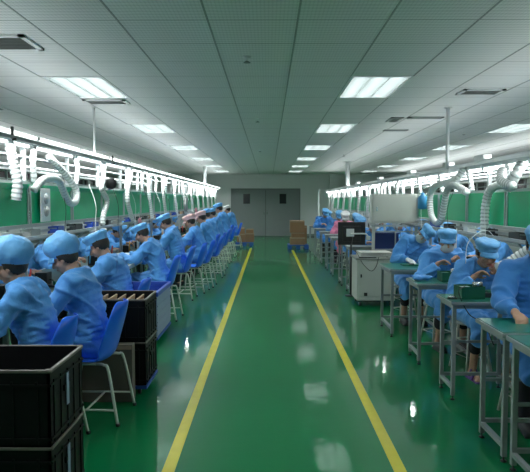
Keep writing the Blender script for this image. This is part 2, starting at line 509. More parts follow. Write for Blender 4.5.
# hanging poles and little boxes on the trunking
for x, y, z0, r, l in ((LX, 7.8, LT, .014, 'thin white ceiling pole holding the left lamp rail, nearest'), (LX, 21.3, LT, .06, 'thick white ceiling pole at far end of left rail'),
                    (RX - .14, 7.85, RT - .05, .022, 'white ceiling pole holding the right lamp rail, nearest'), (RX - .02, 18.6, RT, .07, 'thick white ceiling pole at far end of right rail')):
    t = thing('ceiling_pole', l, 'pole', (x, y, z0), 0, 'ceiling poles of the lamp rails')
    MB().cyl((0, 0, 0), (0, 0, H - z0), r, 14).build('pole', M['white'], t)
    MB().cyl((0, 0, H - z0 - .012), (0, 0, H - z0), r * 2.2, 16).build('flange', M['white'], t)
for y, w_, l in ((6.9, .3, 'flat white junction box on right lamp rail, nearest'), (8.2, .22, 'white junction box on right lamp rail beside the ceiling pole'), (10.3, .25, 'white junction box on right lamp rail above grey cabinet'), (13.2, .25, 'white junction box on right lamp rail left of cabinet'), (16.5, .3, 'small far white junction box on right lamp rail')):
    t = thing('junction_box', l, 'electrical box', (RX - .02, y, RT), 0, 'boxes on right lamp rail')
    MB().box((0, 0, .03), (.1, w_, .06), bev=.006).build('casing', M['whitepl'], t)
    MB().cyl((0, w_ / 2, .03), (0, w_ / 2 + .12, .012), .01).build('conduit', M['whitepl'], t)
for y, l in ((4.9, 'black clamp on left lamp rail, nearest'), (8.05, 'black clamp on left lamp rail beside the thin pole'), (12.2, 'black clamp on left lamp rail, farther on')):
    t = thing('rail_clamp', l, 'clamp', (LX + .17, y, LT - .08), 0, 'black clamps on left lamp rail')
    MB().box((0, 0, .03), (.012, .035, .1)).build('plate', M['blackm'], t)
    MB().cyl((0, 0, -.02), (.03, 0, -.02), .01).build('bolt', M['blackm'], t)

# green panels
def panels(bench, xc, s, z0, z1, y0, y1, lean):
    y = y0 + .6
    while y + .55 < y1:
        h = z1 - z0; b = MB(); X = xc + s * .05 - bench.location.x; Y = y - bench.location.y
        prof = [(0, 0), (0, h * .86), (s * lean, h)] if lean else [(0, 0), (0, h)]
        for (xa, za), (xb, zb) in zip(prof, prof[1:]):
            b.add([(xa, -.565, za), (xa, .565, za), (xb, .565, zb), (xb, -.565, zb), (xa - s * .006, -.565, za), (xa - s * .006, .565, za), (xb - s * .006, .565, zb), (xb - s * .006, -.565, zb)],
                  [(0, 1, 2, 3), (7, 6, 5, 4), (0, 4, 5, 1), (3, 2, 6, 7), (0, 3, 7, 4), (1, 5, 6, 2)])
        p = b.build('green_panel', M['green'], bench, (X, Y, z0))
        for q in (-1, 1): MB().box((s * .006, q * .57, h / 2), (.012, .016, h)).build('edge_strip', M['alu'], p)
        y += 1.2
panels(BENCH_L, LX, 1, LZ0, LZ1, 1.9, 25.6, .03)
panels(BENCH_R, RX, -1, RZ0, RZ1, 2.5, 24, 0)

# ------------------------------------------------------------------ flexible ducts
def hose(pts, r, label, group, name='flexible_duct', m=None, rib=.032):
    p = resample(spline(pts, 14), rib / 2.4)
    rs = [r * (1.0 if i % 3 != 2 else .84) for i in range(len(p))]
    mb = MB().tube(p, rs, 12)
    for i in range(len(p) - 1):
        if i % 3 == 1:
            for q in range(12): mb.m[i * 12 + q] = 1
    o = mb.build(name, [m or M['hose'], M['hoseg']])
    tag(o, label, 'duct', group); return o
# left line specials (x, y, z)
hose([(LX + .12, 5.45, 1.70), (LX + .17, 5.58, 1.80), (LX + .2, 5.85, 1.80), (LX + .2, 6.05, 1.66), (LX + .2, 6.2, 1.58), (LX + .2, 6.38, 1.60), (LX + .18, 6.46, 1.72), (LX + .12, 6.3, 1.88), (LX + .05, 6.0, 2.05)], .036, 'white ribbed duct bent like an S over nearest left green panels', 'left bench ducts')
hose([(LX + .05, 5.1, 2.12), (LX + .09, 5.1, 1.9), (LX + .12, 5.1, 1.76), (LX + .1, 5.1, 1.6)], .045, 'straight white ribbed duct at far left edge of picture', 'left bench ducts')
hose([(LX + .05, 7.9, 2.12), (LX + .1, 7.85, 1.92), (LX + .14, 7.6, 1.76), (LX + .15, 7.8, 1.6), (LX + .17, 7.55, 1.42), (LX + .17, 7.5, 1.3)], .035, 'white ribbed duct zigzagging down behind the clip fan', 'left bench ducts')
hose([(LX + .05, 9.6, 2.12), (LX + .12, 9.3, 1.95), (LX + .15, 9.0, 1.8), (LX + .16, 8.9, 1.6), (LX + .16, 9.1, 1.4), (LX + .17, 9.2, 1.28)], .035, 'white ribbed duct hanging behind the cap of the fourth left worker', 'left bench ducts')
for k in range(10):
    y = 10.7 + k * 1.45
    hose([(LX + .04, y + .3, 2.12), (LX + .1, y + .1, 1.95), (LX + .14, y - .1, 1.78), (LX + .15, y, 1.5), (LX + .16, y + .1, 1.29)], .033, 'small distant white duct hanging along the left bench', 'distant left bench ducts')
# right line specials
hose([(RX - .1, 7.3, 1.99), (RX - .16, 7.45, 1.86), (RX - .19, 8.2, 1.80), (RX - .2, 8.42, 1.66), (RX - .2, 8.36, 1.42), (RX - .2, 8.1, 1.31), (RX - .2, 7.86, 1.36), (RX - .2, 7.75, 1.55), (RX - .2, 7.62, 1.74), (RX - .19, 7.38, 1.79), (RX - .14, 7.05, 1.70)], .043, 'white ribbed duct looping in a U beside the grey cabinet', 'right bench ducts')
hose([(RX - .03, 6.0, 1.72), (RX - .07, 6.15, 1.765), (RX - .12, 6.36, 1.72), (RX - .14, 6.44, 1.55), (RX - .145, 6.45, 1.3), (RX - .15, 6.45, 1.05), (RX - .15, 6.45, .84)], .045, 'white ribbed duct arching down between second and third right green panels', 'right bench ducts')
hose([(RX - .12, 6.05, 1.90), (RX - .18, 5.9, 1.80), (RX - .16, 5.7, 1.74)], .05, 'short white ribbed duct elbow by the right lamp rail', 'right bench ducts')
hose([(RX - .05, 5.75, 1.95), (RX - .12, 5.72, 1.85), (RX - .14, 5.85, 1.72)], .055, 'wide white ribbed duct dropping from right lamp rail at picture edge', 'right bench ducts')
hose([(RX - .06, 3.75, 1.97), (2.37, 3.9, 1.82), (2.35, 4.1, 1.65), (2.33, 4.4, 1.48), (2.26, 4.75, 1.32), (2.16, 5.0, 1.19), (2.04, 5.08, 1.08), (1.93, 5.07, 1.03)], .05, 'big white ribbed duct reaching the hands of the bowed masked worker', 'right bench ducts')
for k in range(9):
    y = 10.9 + k * 1.5
    hose([(RX - .04, y + .3, 1.98), (RX - .12, y + .1, 1.86), (RX - .16, y - .1, 1.74), (RX - .17, y, 1.45), (RX - .16, y + .1, 1.26)], .035, 'small distant white duct hanging along the right bench', 'distant right bench ducts')
# short ribbed risers between rail and panels
for k in range(17):
    y = 5.62 + k * 1.2
    o = hose([(LX + .06, y, 2.1), (LX + .07, y + (.05 if k % 2 else -.05), 1.95), (LX + .06, y, 1.77)], .03, 'white riser duct between left lamp rail and green panels', 'left riser ducts', rib=.036)
for k in range(15):
    y = 4.7 + k * 1.2
    o = hose([(RX - .05, y + .2, 1.96), (RX - .07, y + .05, 1.85), (RX - .06, y, 1.71)], .03, 'white riser duct between right lamp rail and green panels', 'right riser ducts', rib=.036)

# ------------------------------------------------------------------ chair
def make_chair():
    t = thing('chair', 'x', 'chair')
    # moulded shell swept from seat lip over the seat into the back; sitter faces +y
    prof = [(.20, .425, .19), (.17, .445, .205), (.05, .435, .215), (-.06, .43, .218), (-.115, .445, .218), (-.15, .50, .215), (-.17, .58, .21), (-.20, .68, .20), (-.228, .78, .175), (-.245, .845, .13), (-.25, .87, .07)]
    b = MB(); seg = 10; vs = []
    for (y, z, hw) in prof:
        for k in range(seg + 1):
            u = -1 + 2 * k / seg
            lift = .028 * u * u
            vs.append((u * hw, y + (lift * 2.2 if z >= .5 else lift * .6 if z > .44 and y < -.1 else 0), z + (lift if z <= .5 else 0)))
    fs = []
    for i in range(len(prof) - 1):
        for k in range(seg):
            a = i * (seg + 1) + k; fs.append((a, a + 1, a + seg + 2, a + seg + 1))
    b.add(vs, fs, 0, True)
    o = b.build('seat_shell', M['blue'], t)
    md = o.modifiers.new('s', 'SOLIDIFY'); md.thickness = .012; md.offset = 0
    md = o.modifiers.new('b', 'SUBSURF'); md.levels = 1; md.render_levels = 1
    for s in (-1, 1):
        MB().tube(spline([(s * .15, .10, .428), (s * .17, .15, .425), (s * .185, .175, .38), (s * .21, .21, .0)], 5), .011, 8).build('leg', M['leg'], t)
        MB().tube(spline([(s * .15, -.06, .428), (s * .17, -.12, .425), (s * .19, -.16, .38), (s * .22, -.23, .0)], 5), .011, 8).build('leg', M['leg'], t)
    for s in (-1, 1):
        MB().cyl((s * .15, .10, .428), (s * .15, -.06, .428), .011, 8).build('seat_rail', M['leg'], t)
        MB().cyl((s * .203, .20, .11), (s * .212, -.205, .11), .008, 8).build('side_rung', M['leg'], t)
        for (x, y) in ((.21, .21), (.22, -.23)): MB().cyl((s * x, y, 0), (s * x, y, .022), .015, 8).build('foot_cap', M['blackm'], t)
    MB().cyl((-.207, 0, .11), (.207, 0, .11), .008, 8).build('cross_rung', M['leg'], t)
    return t
CH = [None]
def chair(x, y, rz, label, group='blue chairs'):
    if CH[0] is None: CH[0] = make_chair(); o = CH[0]
    else: o = dup(CH[0], (0, 0, 0))
    o.location = (x, y, 0); o.rotation_euler = (0, 0, rz); o['label'] = label; o['group'] = group; return o
def make_stool():
    t = thing('stool', 'x', 'stool')
    MB().lathe([(.14, .435), (.155, .44), (.155, .455), (.14, .465)], seg=20).build('seat', M['alud'], t)
    for a in (45, 135, 225, 315):
        c_, s_ = math.cos(math.radians(a)), math.sin(math.radians(a))
        MB().cyl((.11 * c_, .11 * s_, .44), (.19 * c_, .19 * s_, 0), .011, 8).build('leg', M['leg'], t)
    for z, q in ((.14, .165), (.28, .14)):
        f = MB()
        P = [(q * math.cos(math.radians(a)), q * math.sin(math.radians(a)), z) for a in (45, 135, 225, 315)]
        f.tube(P + [P[0]], .008, 8); f.build('rung', M['leg'], t)
    return t
ST = [None]
def stool(x, y, label):
    if ST[0] is None: ST[0] = make_stool(); o = ST[0]
    else: o = dup(ST[0], (0, 0, 0))
    o.location = (x, y, 0); o.rotation_euler = (0, 0, .3); o['label'] = label; o['group'] = 'metal stools'; return o

# ------------------------------------------------------------------ people
def ik(a, c, l1, l2, pole):
    a = V(a); c = V(c); d = c - a; L = min(d.length, (l1 + l2) * .995); d = d.normalized(); c = a + d * L
    x = (l1 * l1 - l2 * l2 + L * L) / (2 * L); h = math.sqrt(max(0, l1 * l1 - x * x))
    p = V(pole); p = (p - d * p.dot(d)).normalized()
    return a + d * x + p * h, c
def person(label, group=None, lean=.3, twist=0., side=0., hpitch=.5, hyaw=0., hroll=0., hands=((-.13, .42, .84), (.13, .42, .84)), cap='flat', capm='capb', gownm='gown',
           mask=False, gloves=False, vox=.011, seat=.45, legs='trousers', sandals=False, tall=0.0, bun=False, seed=0, feet=((-.12, .42), (.12, .42)), size=1.0, sleeves=.0):
    rnd = random.Random(seed)
    root = thing('person', label, 'person', group=group)
    sp = (Matrix.Rotation(-lean, 3, 'X') @ Matrix.Rotation(0, 3, 'Y'))
    sp = Matrix.Rotation(side, 3, 'Y') @ sp @ Matrix.Rotation(twist, 3, 'Z')
    pel = V((0, 0, seat + .105)); T = .505 + tall
    def spine(t):       # curved spine, more bent at the top
        q = Matrix.Rotation(side * t * 1.0, 3, 'Y') @ Matrix.Rotation(-lean * (.55 + .75 * t), 3, 'X') @ Matrix.Rotation(twist * t, 3, 'Z')
        return q
    pts = [pel.copy()]; N = 12
    for i in range(N): pts.append(pts[-1] + spine(i / N) @ V((0, 0, T / N)))
    def ring(mb, k0, k1, ws, ds, grow=0.0):
        for i in range(k0, k1 + 1):
            t = i / N; j = t * (len(ws) - 1); a = min(int(j), len(ws) - 2); u = j - a
            w_ = ws[a] * (1 - u) + ws[a + 1] * u + grow; d_ = ds[a] * (1 - u) + ds[a + 1] * u + grow
            mb.ell(pts[i], (w_, d_, .055), spine(t), sub=2)
    ws = [.165, .155, .145, .15, .165, .175, .15]; ds = [.12, .11, .10, .105, .115, .11, .075]
    neck = pts[-1]; ts = spine(1.0)
    sh = {s: pts[-2] + ts @ V((s * .165, -.005, .0)) for s in (-1, 1)}
    # head frame
    hc = neck + (ts @ Matrix.Rotation(-hpitch * .3, 3, 'X')) @ V((0, .02, .165))
    HR = Matrix.Rotation(twist + hyaw, 3, 'Z') @ Matrix.Rotation(side * .5 + hroll, 3, 'Y') @ Matrix.Rotation(-hpitch, 3, 'X')
    h = lambda p: hc + HR @ V(p)
    b = MB()
    ring(b, 0, N, ws, ds, -.02)
    b.caps(neck - V((0, 0, .03)), h((0, -.02, -.07)), .055, .05)
    b.ell(h((0, -.012, .025)), (.074, .09, .09), HR); b.ell(h((0, .015, -.035)), (.062, .07, .07), HR)
    b.ell(h((0, .04, -.085)), (.034, .032, .03), HR, sub=2)
    b.caps(h((0, .088, -.005)), h((0, .104, -.035)), .008, .0125); b.ell(h((0, .095, -.04)), (.018, .01, .009), HR, sub=2)
    b.ell(h((0, .075, .022)), (.052, .018, .012), HR, sub=2)
    b.ell(h((0, .078, -.066)), (.026, .014, .013), HR, sub=2)
    for s in (-1, 1):
        b.ell(h((s * .077, -.008, -.02)), (.010, .02, .032), HR, sub=2); b.ell(h((s * .045, .055, -.03)), (.022, .022, .022), HR, sub=2)
    g = MB(); ring(g, 0, N, ws, ds, .028)
    gl = MB(); ARM = []
    for s, hp in ((-1, hands[0]), (1, hands[1])):
        el, wr = ik(sh[s], hp, .285, .25, (s * .75, -.25, -1))
        b.caps(sh[s], el, .045, .038); b.caps(el, wr, .038, .026)
        g.caps(sh[s], el, .082, .070); fd = (wr - el).normalized()
        cuff = wr - fd * (.03 + sleeves)
        g.caps(el, cuff - fd * .03, .072, .052); g.tube([cuff - fd * .03, cuff], [.052, .053], 16)
        # hand: palm, four unequal bent fingers, thumb from the side of the palm
        hb = gl if gloves else b; gr = .003 if gloves else 0
        dirv = (fd + V((0, .1, -.35))).normalized(); inn = V((-s, 0, 0)); inn = (inn - dirv * inn.dot(dirv)).normalized(); nrm = dirv.cross(inn) * (1 if s < 0 else -1)
        if nrm.z > 0: nrm = -nrm
        R = Matrix((inn, dirv, nrm)).transposed()
        hb.ell(wr + dirv * .045, (.040 + gr, .052 + gr, .017 + gr), R, sub=2); hb.caps(wr - fd * .02, wr + dirv * .02, .026 + gr, .024 + gr)
        b.caps(wr - fd * .02, wr + dirv * .04, .022, .018)
        for q, ln in ((.030, .85), (.010, 1.0), (-.010, .92), (-.029, .72)):
            p0 = wr + dirv * .075 + inn * q; curl = .55 + .15 * rnd.random()
            d1 = (dirv * math.cos(curl) + nrm * math.sin(curl) + inn * q * 2).normalized(); p1 = p0 + d1 * .042 * ln
            d2 = (dirv * math.cos(curl * 2.2) + nrm * math.sin(curl * 2.2)).normalized(); p2 = p1 + d2 * .036 * ln
            hb.caps(p0, p1, .0095 + gr, .009 + gr); hb.caps(p1, p2, .009 + gr, .0075 + gr)
        p0 = wr + dirv * .02 + inn * .028; p1 = p0 + (inn * .6 + dirv * .7 + nrm * .35).normalized() * .04; p2 = p1 + (dirv * .9 + nrm * .4 - inn * .15).normalized() * .032
        hb.caps(p0, p1, .012 + gr, .0105 + gr); hb.caps(p1, p2, .0105 + gr, .0085 + gr)
        ARM.append((el, cuff))
        g.ell(sh[s] + ts @ V((-s * .03, 0, -.01)), (.095, .095, .070), ts, sub=2)
    tr = MB()
    for s, fp in ((-1, feet[0]), (1, feet[1])):
        kn = V((s * .12 + (fp[0] - s * .12) * .4, .40, seat + .07)); an = V((fp[0], fp[1], .09)); hipj = pel + V((s * .085, .02, -.01))
        b.caps(hipj, kn, .07, .05); b.caps(kn, an, .046, .034)
        b.caps(an, V((fp[0], fp[1] - .03, .05)), .034, .032); b.caps(V((fp[0], fp[1] - .02, .045)), V((fp[0], fp[1] + .13, .032)), .034, .026)
        for q in range(5): b.caps(V((fp[0] + (q - 2) * .015, fp[1] + .13, .022)), V((fp[0] + (q - 2) * .017, fp[1] + .165 - abs(q - 1.5) * .006, .018)), .011, .009)
        g.caps(hipj, kn, .098, .082); g.caps(hipj + V((-s * .05, .1, .02)), kn + V((-s * .06, -.02, -.01)), .085, .07)
        g.caps(kn, kn + V((0, .035, -.13)), .082, .078)
        if legs == 'trousers': tr.caps(hipj, kn, .082, .062); tr.caps(kn, an + V((0, 0, .03)), .062, .052)
        else: tr.caps(hipj, kn, .082, .066); tr.caps(kn, kn * .45 + an * .55, .066, .062)
        shoe = MB()
        if sandals:
            shoe.box((fp[0], fp[1] + .05, .008), (.085, .25, .016), bev=.006); shoe.tube([(fp[0] + .043 * math.cos(a), fp[1] + .085, .016 + .055 * math.sin(a)) for a in [PI * i / 8 for i in range(9)]], .012, 8)
            shoe.tube([(fp[0] + .04 * math.cos(a), fp[1] + .02, .03 + .07 * math.sin(a)) for a in [PI * i / 8 for i in range(9)]], .009, 8)
        else:
            shoe.ell((fp[0], fp[1] + .055, .045), (.047, .14, .048)); shoe.box((fp[0], fp[1] + .05, .012), (.085, .24, .024), bev=.008)
        (voxel(shoe, 'shoe', M['shoe'], .012, 1, root) if not sandals else shoe.build('sandal', M['sandal'], root))
    # gown seat spread over the chair
    g.ell(pel + V((0, -.01, -.035)), (.195, .15, .085)); g.ell(pel + V((0, .2, -.045)), (.15, .2, .07))
    body = voxel(b, 'body', M['skin'], .0062 if vox < .012 else .008, 3, root)
    # eyes and lips as material of the same body mesh
    me = body.data
    for mm in (M['eyew'], M['eye'], M['lips']): me.materials.append(mm)
    Hi = HR.transposed()
    bm = bmesh.new(); bm.from_mesh(me)
    for f in bm.faces:
        p = Hi @ (f.calc_center_median() - hc)
        if p.y > .05:
            e = abs(p.x) - .03
            if (e / .013) ** 2 + ((p.z + .002) / .006) ** 2 < 1: f.material_index = 2 if (e / .006) ** 2 + ((p.z + .002) / .006) ** 2 < 1 else 1
            elif (e / .02) ** 2 + ((p.z - .021) / .0045) ** 2 < 1: f.material_index = 2
            elif (p.x / .024) ** 2 + ((p.z + .066) / .008) ** 2 < 1: f.material_index = 3
    bm.to_mesh(me); bm.free()
    off = V((seed * 3.1, seed * 1.7, seed))
    def fold(co, nn):
        a = noise.noise(V((co.x * 7, co.y * 7, co.z * 4)) + off); r_ = 1 - abs(noise.noise(V((co.x * 6 + co.z * 3, co.y * 6 - co.z * 3, co.z * 5)) + off * 2)) * 4.2
        r_ = max(0, r_)
        return co + nn * (a * .012 + r_ * .021 - .005)
    gown = voxel(g, 'gown', M[gownm], vox, 5, root, fold)
    # collar and back yoke seam
    cb = MB(); cpts = []
    for k in range(19):
        a = math.radians(-230 + k * 280 / 18.0) if False else math.radians(120 + k * 300 / 18.0)
        cpts.append(neck + ts @ V((.068 * math.cos(a), .062 * math.sin(a) - .005, .012 + .012 * math.sin(a + PI))))
    cb.tube(cpts, .019, 8, flat=.55); cb.build('collar', M[gownm], gown)
    voxel(tr, 'trousers', M['trousers'], .014, 2, root)
    if gloves: voxel(gl, 'gloves', M['glove'], .006, 2, root)
    # hair
    hb = MB(); bm = bmesh.new(); bmesh.ops.create_icosphere(bm, subdivisions=4, radius=1)
    for v in bm.verts: v.co = V((v.co.x * .086, v.co.y * .101 - .014, v.co.z * .104 + .016))
    bmesh.ops.delete(bm, geom=[v for v in bm.verts if (v.co.y > .022 and v.co.z < .052) or v.co.z < -.07 + max(0, v.co.y + .03) * 1.2], context='VERTS')
    hb.frombm(bm, hc, HR, 0, True)
    if bun: hb.ell(h((0, -.105, -.03)), (.04, .032, .04), HR, sub=2)
    ho = hb.build('hair', M['hair'], root); md = ho.modifiers.new('s', 'SOLIDIFY'); md.thickness = .010; md.offset = 0
    # cap: sweat band, gathered crown, peak
    tilt = HR @ Matrix.Rotation(.22 if cap != 'flat' else .16, 3, 'X')
    ct = MB()
    if cap == 'flat': prof = [(.088, .0), (.094, .004), (.097, .02), (.099, .045), (.109, .06), (.115, .077), (.108, .095), (.080, .106), (.04, .110), (.004, .111)]
    elif cap == 'peak': prof = [(.090, .0), (.096, .004), (.100, .024), (.112, .040), (.123, .066), (.122, .096), (.108, .126), (.080, .152), (.040, .182), (.004, .198)]
    else: prof = [(.090, .0), (.097, .003), (.101, .024), (.114, .036), (.125, .062), (.127, .095), (.120, .126), (.103, .152), (.078, .172), (.045, .186), (.004, .190)]
    def cr(p):
        r_ = math.hypot(p.x, p.y); a = math.atan2(p.y, p.x)
        if p.z > .03:
            k = 1 + (.10 if cap != 'flat' else .05) * noise.noise(V((math.cos(a) * 2.2, math.sin(a) * 2.2, p.z * 14)) + off) + .035 * math.sin(a * 11 + seed + p.z * 20) * (1 - min(1, abs(p.z - .06) / .06)) 
            return V((p.x * k, p.y * k, p.z + (.014 if cap == 'flat' else .026) * noise.noise(V((p.x * 16, p.y * 16, seed)))))
        return p
    top = h((0, -.012, .016 if cap == 'flat' else .002))
    ct.lathe(prof, top, 40, tilt, 0, .92, 1.12, cr)
    co = ct.build('cap', M[capm], root)
    ls = co.data
    # peak
    pk = MB(); vs = []; K = 14
    for j in range(4):
        for k in range(K + 1):
            a = PI * (.16 + .68 * k / K); rr = 1 + j * (.12 if cap == 'flat' else .09) * math.sin(a) ** .8
            vs.append(tilt @ V((.088 * .92 * math.cos(a) * (1 + j * .06), .094 * 1.1 * math.sin(a) * rr, .012 - j * .007 - .004 * j * j * .5)) + top)
    fs = [(j * (K + 1) + k, j * (K + 1) + k + 1, (j + 1) * (K + 1) + k + 1, (j + 1) * (K + 1) + k) for j in range(3) for k in range(K)]
    pk.add(vs, fs, 0, True); po = pk.build('peak', M[capm], co); md = po.modifiers.new('s', 'SOLIDIFY'); md.thickness = .006
    if mask:
        mk = MB(); bm = bmesh.new(); bmesh.ops.create_icosphere(bm, subdivisions=4, radius=1)
        for v in bm.verts: v.co = V((v.co.x * .070, v.co.y * .066 + .046, v.co.z * .058 - .058))
        bmesh.ops.delete(bm, geom=[v for v in bm.verts if v.co.y < .035], context='VERTS')
        mk.frombm(bm, hc, HR, 0, True)
        for s in (-1, 1): mk.tube([h((s * .066, .036, -.04)), h((s * .08, .01, -.015)), h((s * .082, -.02, .0))], .0025, 6)
        mo = mk.build('face_mask', M['mask'], root); md = mo.modifiers.new('s', 'SOLIDIFY'); md.thickness = .004
    root.scale = (size,) * 3
    return root
def put(p, x, y, rz): p.location = (x, y, 0); p.rotation_euler = (0, 0, rz); return p

LEFT = PI / 2
LG = 'workers seated along the left bench'
put(person('foremost seated worker at left edge, puffy blue cap, back half-turned', LG, lean=.26, hpitch=.25, cap='puff', vox=.010, seed=1, bun=False, hands=((-.17, .45, .86), (.13, .47, .86)), twist=.05), -1.46, 3.85, LEFT)
put(person('second left worker from the front, tall-peaked blue cap, bent over bench', LG, lean=.28, hpitch=.50, cap='peak', vox=.010, seed=2, hands=((-.13, .45, .86), (.13, .46, .86)), twist=.05), -1.32, 4.50, LEFT - .05)
put(person('third left worker from the front, short dark hair under blue cap', LG, lean=.28, hpitch=.60, cap='flat', vox=.010, seed=3, hands=((-.13, .47, .86), (.13, .47, .86))), -1.40, 5.72, LEFT - .05)
put(person('fourth left worker from the front, pale glove on bench, behind blue bin', LG, lean=.34, hpitch=.6, cap='flat', vox=.012, seed=4, hands=((-.13, .52, .88), (.16, .50, .86)), gloves=True), -1.47, 8.15, LEFT - .05)
put(person('fifth left worker from the front, sitting upright in flat blue cap', LG, lean=.26, hpitch=.6, cap='flat', vox=.012, seed=5, tall=.07, hands=((-.13, .47, .88), (.16, .45, .88))), -1.47, 9.85, LEFT - .05)
LW = [(-1.50, 3.85), (-1.31, 4.43), (-1.40, 5.72), (-1.47, 8.15), (-1.47, 9.85)]
# a softer template used for the distant rows
T = person('worker in pink cap, sixth along the left bench', LG, lean=.26, hpitch=.45, cap='flat', vox=.014, seed=6, tall=.03, hands=((-.14, .5, .86), (.14, .5, .86)))
put(T, -1.27, 11.3, LEFT - .08)
def recap(o, cm, gm=None):
    override(child(o, 'cap'), M[cm]); override(child(o, 'peak'), M[cm])
    if gm: override(child(o, 'gown'), M[gm]); override(child(o, 'collar'), M[gm])
recap(T, 'capp')
LW.append((-1.27, 11.3))
far_left = [(-1.21, 12.7, 'capp', 'worker in pink cap, seventh along the left bench', 1.03), (-1.25, 14.1, 'capb', 'worker in blue cap just beyond the two pink caps on left', 1.05),
            (-1.25, 15.6, 'capb', 'distant left worker in blue cap, ninth along the bench', 1.05), (-1.20, 17.3, 'capb', 'distant left worker in blue cap sitting taller, tenth along bench', 1.14), (-1.16, 20.3, 'capw', 'farthest left worker in pale cap near the cardboard boxes', 1.08)]
for x, y, cm, l, sc in far_left:
    o = dup(T, (x, y, 0), LEFT - .08 + random.uniform(-.1, .1), l, LG, (sc, sc, sc)); recap(o, cm); LW.append((x, y))
# chairs
cl_ = ['blue chair under the foremost left worker, behind black crates', 'blue chair nearest in full view, white tube legs on green floor', 'blue chair behind the second stack of black crates', 'blue chair behind the blue bin', 'blue chair under the upright fifth left worker',
       'blue chair under the first pink-capped worker', 'blue chair under the second pink-capped worker', 'distant blue chair, eighth along the left bench', 'distant blue chair, ninth along the left bench', 'distant blue chair, tenth along the left bench', 'farthest blue chair near the cardboard boxes']
for (x, y), l in zip(LW, cl_): chair(x + .03 if y > 5 else x + .02, y, LEFT - .05, l, 'blue chairs along the left bench')
for y, l in ((10.6, 'empty blue chair between fifth and sixth left workers'), (13.4, 'empty blue chair beyond the second pink-capped worker'), (18.7, 'empty blue chair before the farthest left worker')):
    chair(-1.32, y, LEFT - .1, l, 'blue chairs along the left bench')

# opposite side of the left bench
OG = 'workers facing us across the left bench'
O = person('worker with white cap leaning across left bench, seen between third and fourth workers', OG, lean=.62, hpitch=.55, cap='puff', vox=.013, seed=9, hands=((-.16, .62, .86), (.2, .66, .86)))
put(O, -3.02, 9.3, -PI / 2 - .25); recap(O, 'capw')
opp = [(-3.1, 6.2, 'capb', 'blue-capped worker across left bench behind the second worker'), (-3.1, 4.9, 'capb', 'blue-capped worker across left bench behind the foremost worker'), (-3.08, 7.6, 'capb', 'blue-capped worker across left bench behind the third worker'), (-3.1, 10.9, 'capb', 'blue-capped worker across left bench behind the fourth worker'), (-3.1, 12.6, 'capw', 'white-capped worker across left bench behind the fifth worker'), (-3.1, 14.5, 'capb', 'distant blue-capped worker across left bench'), (-3.1, 17.0, 'capb', 'farther blue-capped worker across left bench')]
for x, y, cm, l in opp: o = dup(O, (x, y, 0), -PI / 2 + random.uniform(-.2, .1), l, OG); recap(o, cm)
for x, y, r in [(-3.02, 9.3, 0)] + [(q[0], q[1], 0) for q in opp]: chair(x - .03, y, -PI / 2, 'blue chair on the far side of the left bench', 'blue chairs across the left bench')

# right side
RG = 'workers behind the small tables on the right'
put(person('foremost right worker cut off by picture edge, arm on green box', RG, lean=.22, hpitch=.55, cap='flat', vox=.010, seed=11, seat=.50, tall=.05, hands=((-.05, .46, .88), (.22, .50, .86)), gownm='gown2', feet=((-.1, .3), (.1, .3))), 1.93, 4.42, PI - .15)
put(person('masked worker with bowed head holding the big ribbed duct', RG, lean=.40, hpitch=.38, tall=-.03, cap='flat', vox=.010, seed=12, mask=False, seat=.46, hands=((-.10, .30, .96), (.13, .32, .93)), legs='short', sandals=True, feet=((-.14, .42), (.12, .30))), 1.93, 5.68, PI + .1)
put(person('masked worker in blue cap between bowed worker and leaning worker', RG, lean=.30, tall=-.02, hpitch=.28, hyaw=-.25, cap='flat', vox=.010, seed=13, mask=True, seat=.46, hands=((-.08, .34, .97), (.14, .33, .94)), legs='short', feet=((-.14, .34), (.12, .3))), 1.90, 6.72, PI + .12)
put(person('masked worker leaning sideways over table in white gloves', RG, lean=.38, side=-.42, hpitch=.50, hroll=-.6, cap='flat', vox=.010, seed=14, mask=True, gloves=True, seat=.47, tall=.02, hands=((-.12, .40, .85), (.10, .42, .85)), legs='short', feet=((-.1, .35), (.12, .3)), gownm='gown'), 1.87, 8.12, PI + .05)
for x, y, l in ((1.93, 4.46, 'metal stool under foremost right worker'), (1.93, 5.70, 'metal stool under the bowed masked worker'), (1.90, 6.74, 'metal stool under the masked worker behind the bowed one'), (1.84, 8.14, 'metal stool under the sideways leaning worker')): stool(x, y, l)
F = person('worker in blue cap half hidden by the black monitor', RG, lean=.35, hpitch=.6, cap='flat', vox=.014, seed=15, hands=((-.14, .42, .87), (.14, .42, .87)))
put(F, 1.78, 12.15, PI + .1)
fr = [(1.84, 11.1, 'capw', None, 'worker in white cap right of the black monitor', 1.0), (1.84, 13.6, 'capb', None, 'distant right worker in blue cap left of the monitor', 1.02), (1.84, 14.7, 'capw', 'gownp', 'distant right worker in pink gown and white cap', 1.04),
      (1.85, 16.1, 'capb', None, 'distant right worker beside the pink gown', 1.04), (1.62, 18.3, 'capb', 'gown2', 'farthest right worker near the far table', 1.06), (1.82, 19.9, 'capb', None, 'farthest right worker behind the far table', 1.0)]
for x, y, cm, gm, l, sc in fr:
    o = dup(F, (x, y, 0), PI + random.uniform(-.1, .5), l, RG, (sc, sc, sc)); recap(o, cm, gm)
for x, y in [(1.78, 12.15)] + [(q[0], q[1]) for q in fr]: stool(x, y, 'metal stool under a distant right worker')
OR = 'workers beyond the right bench'
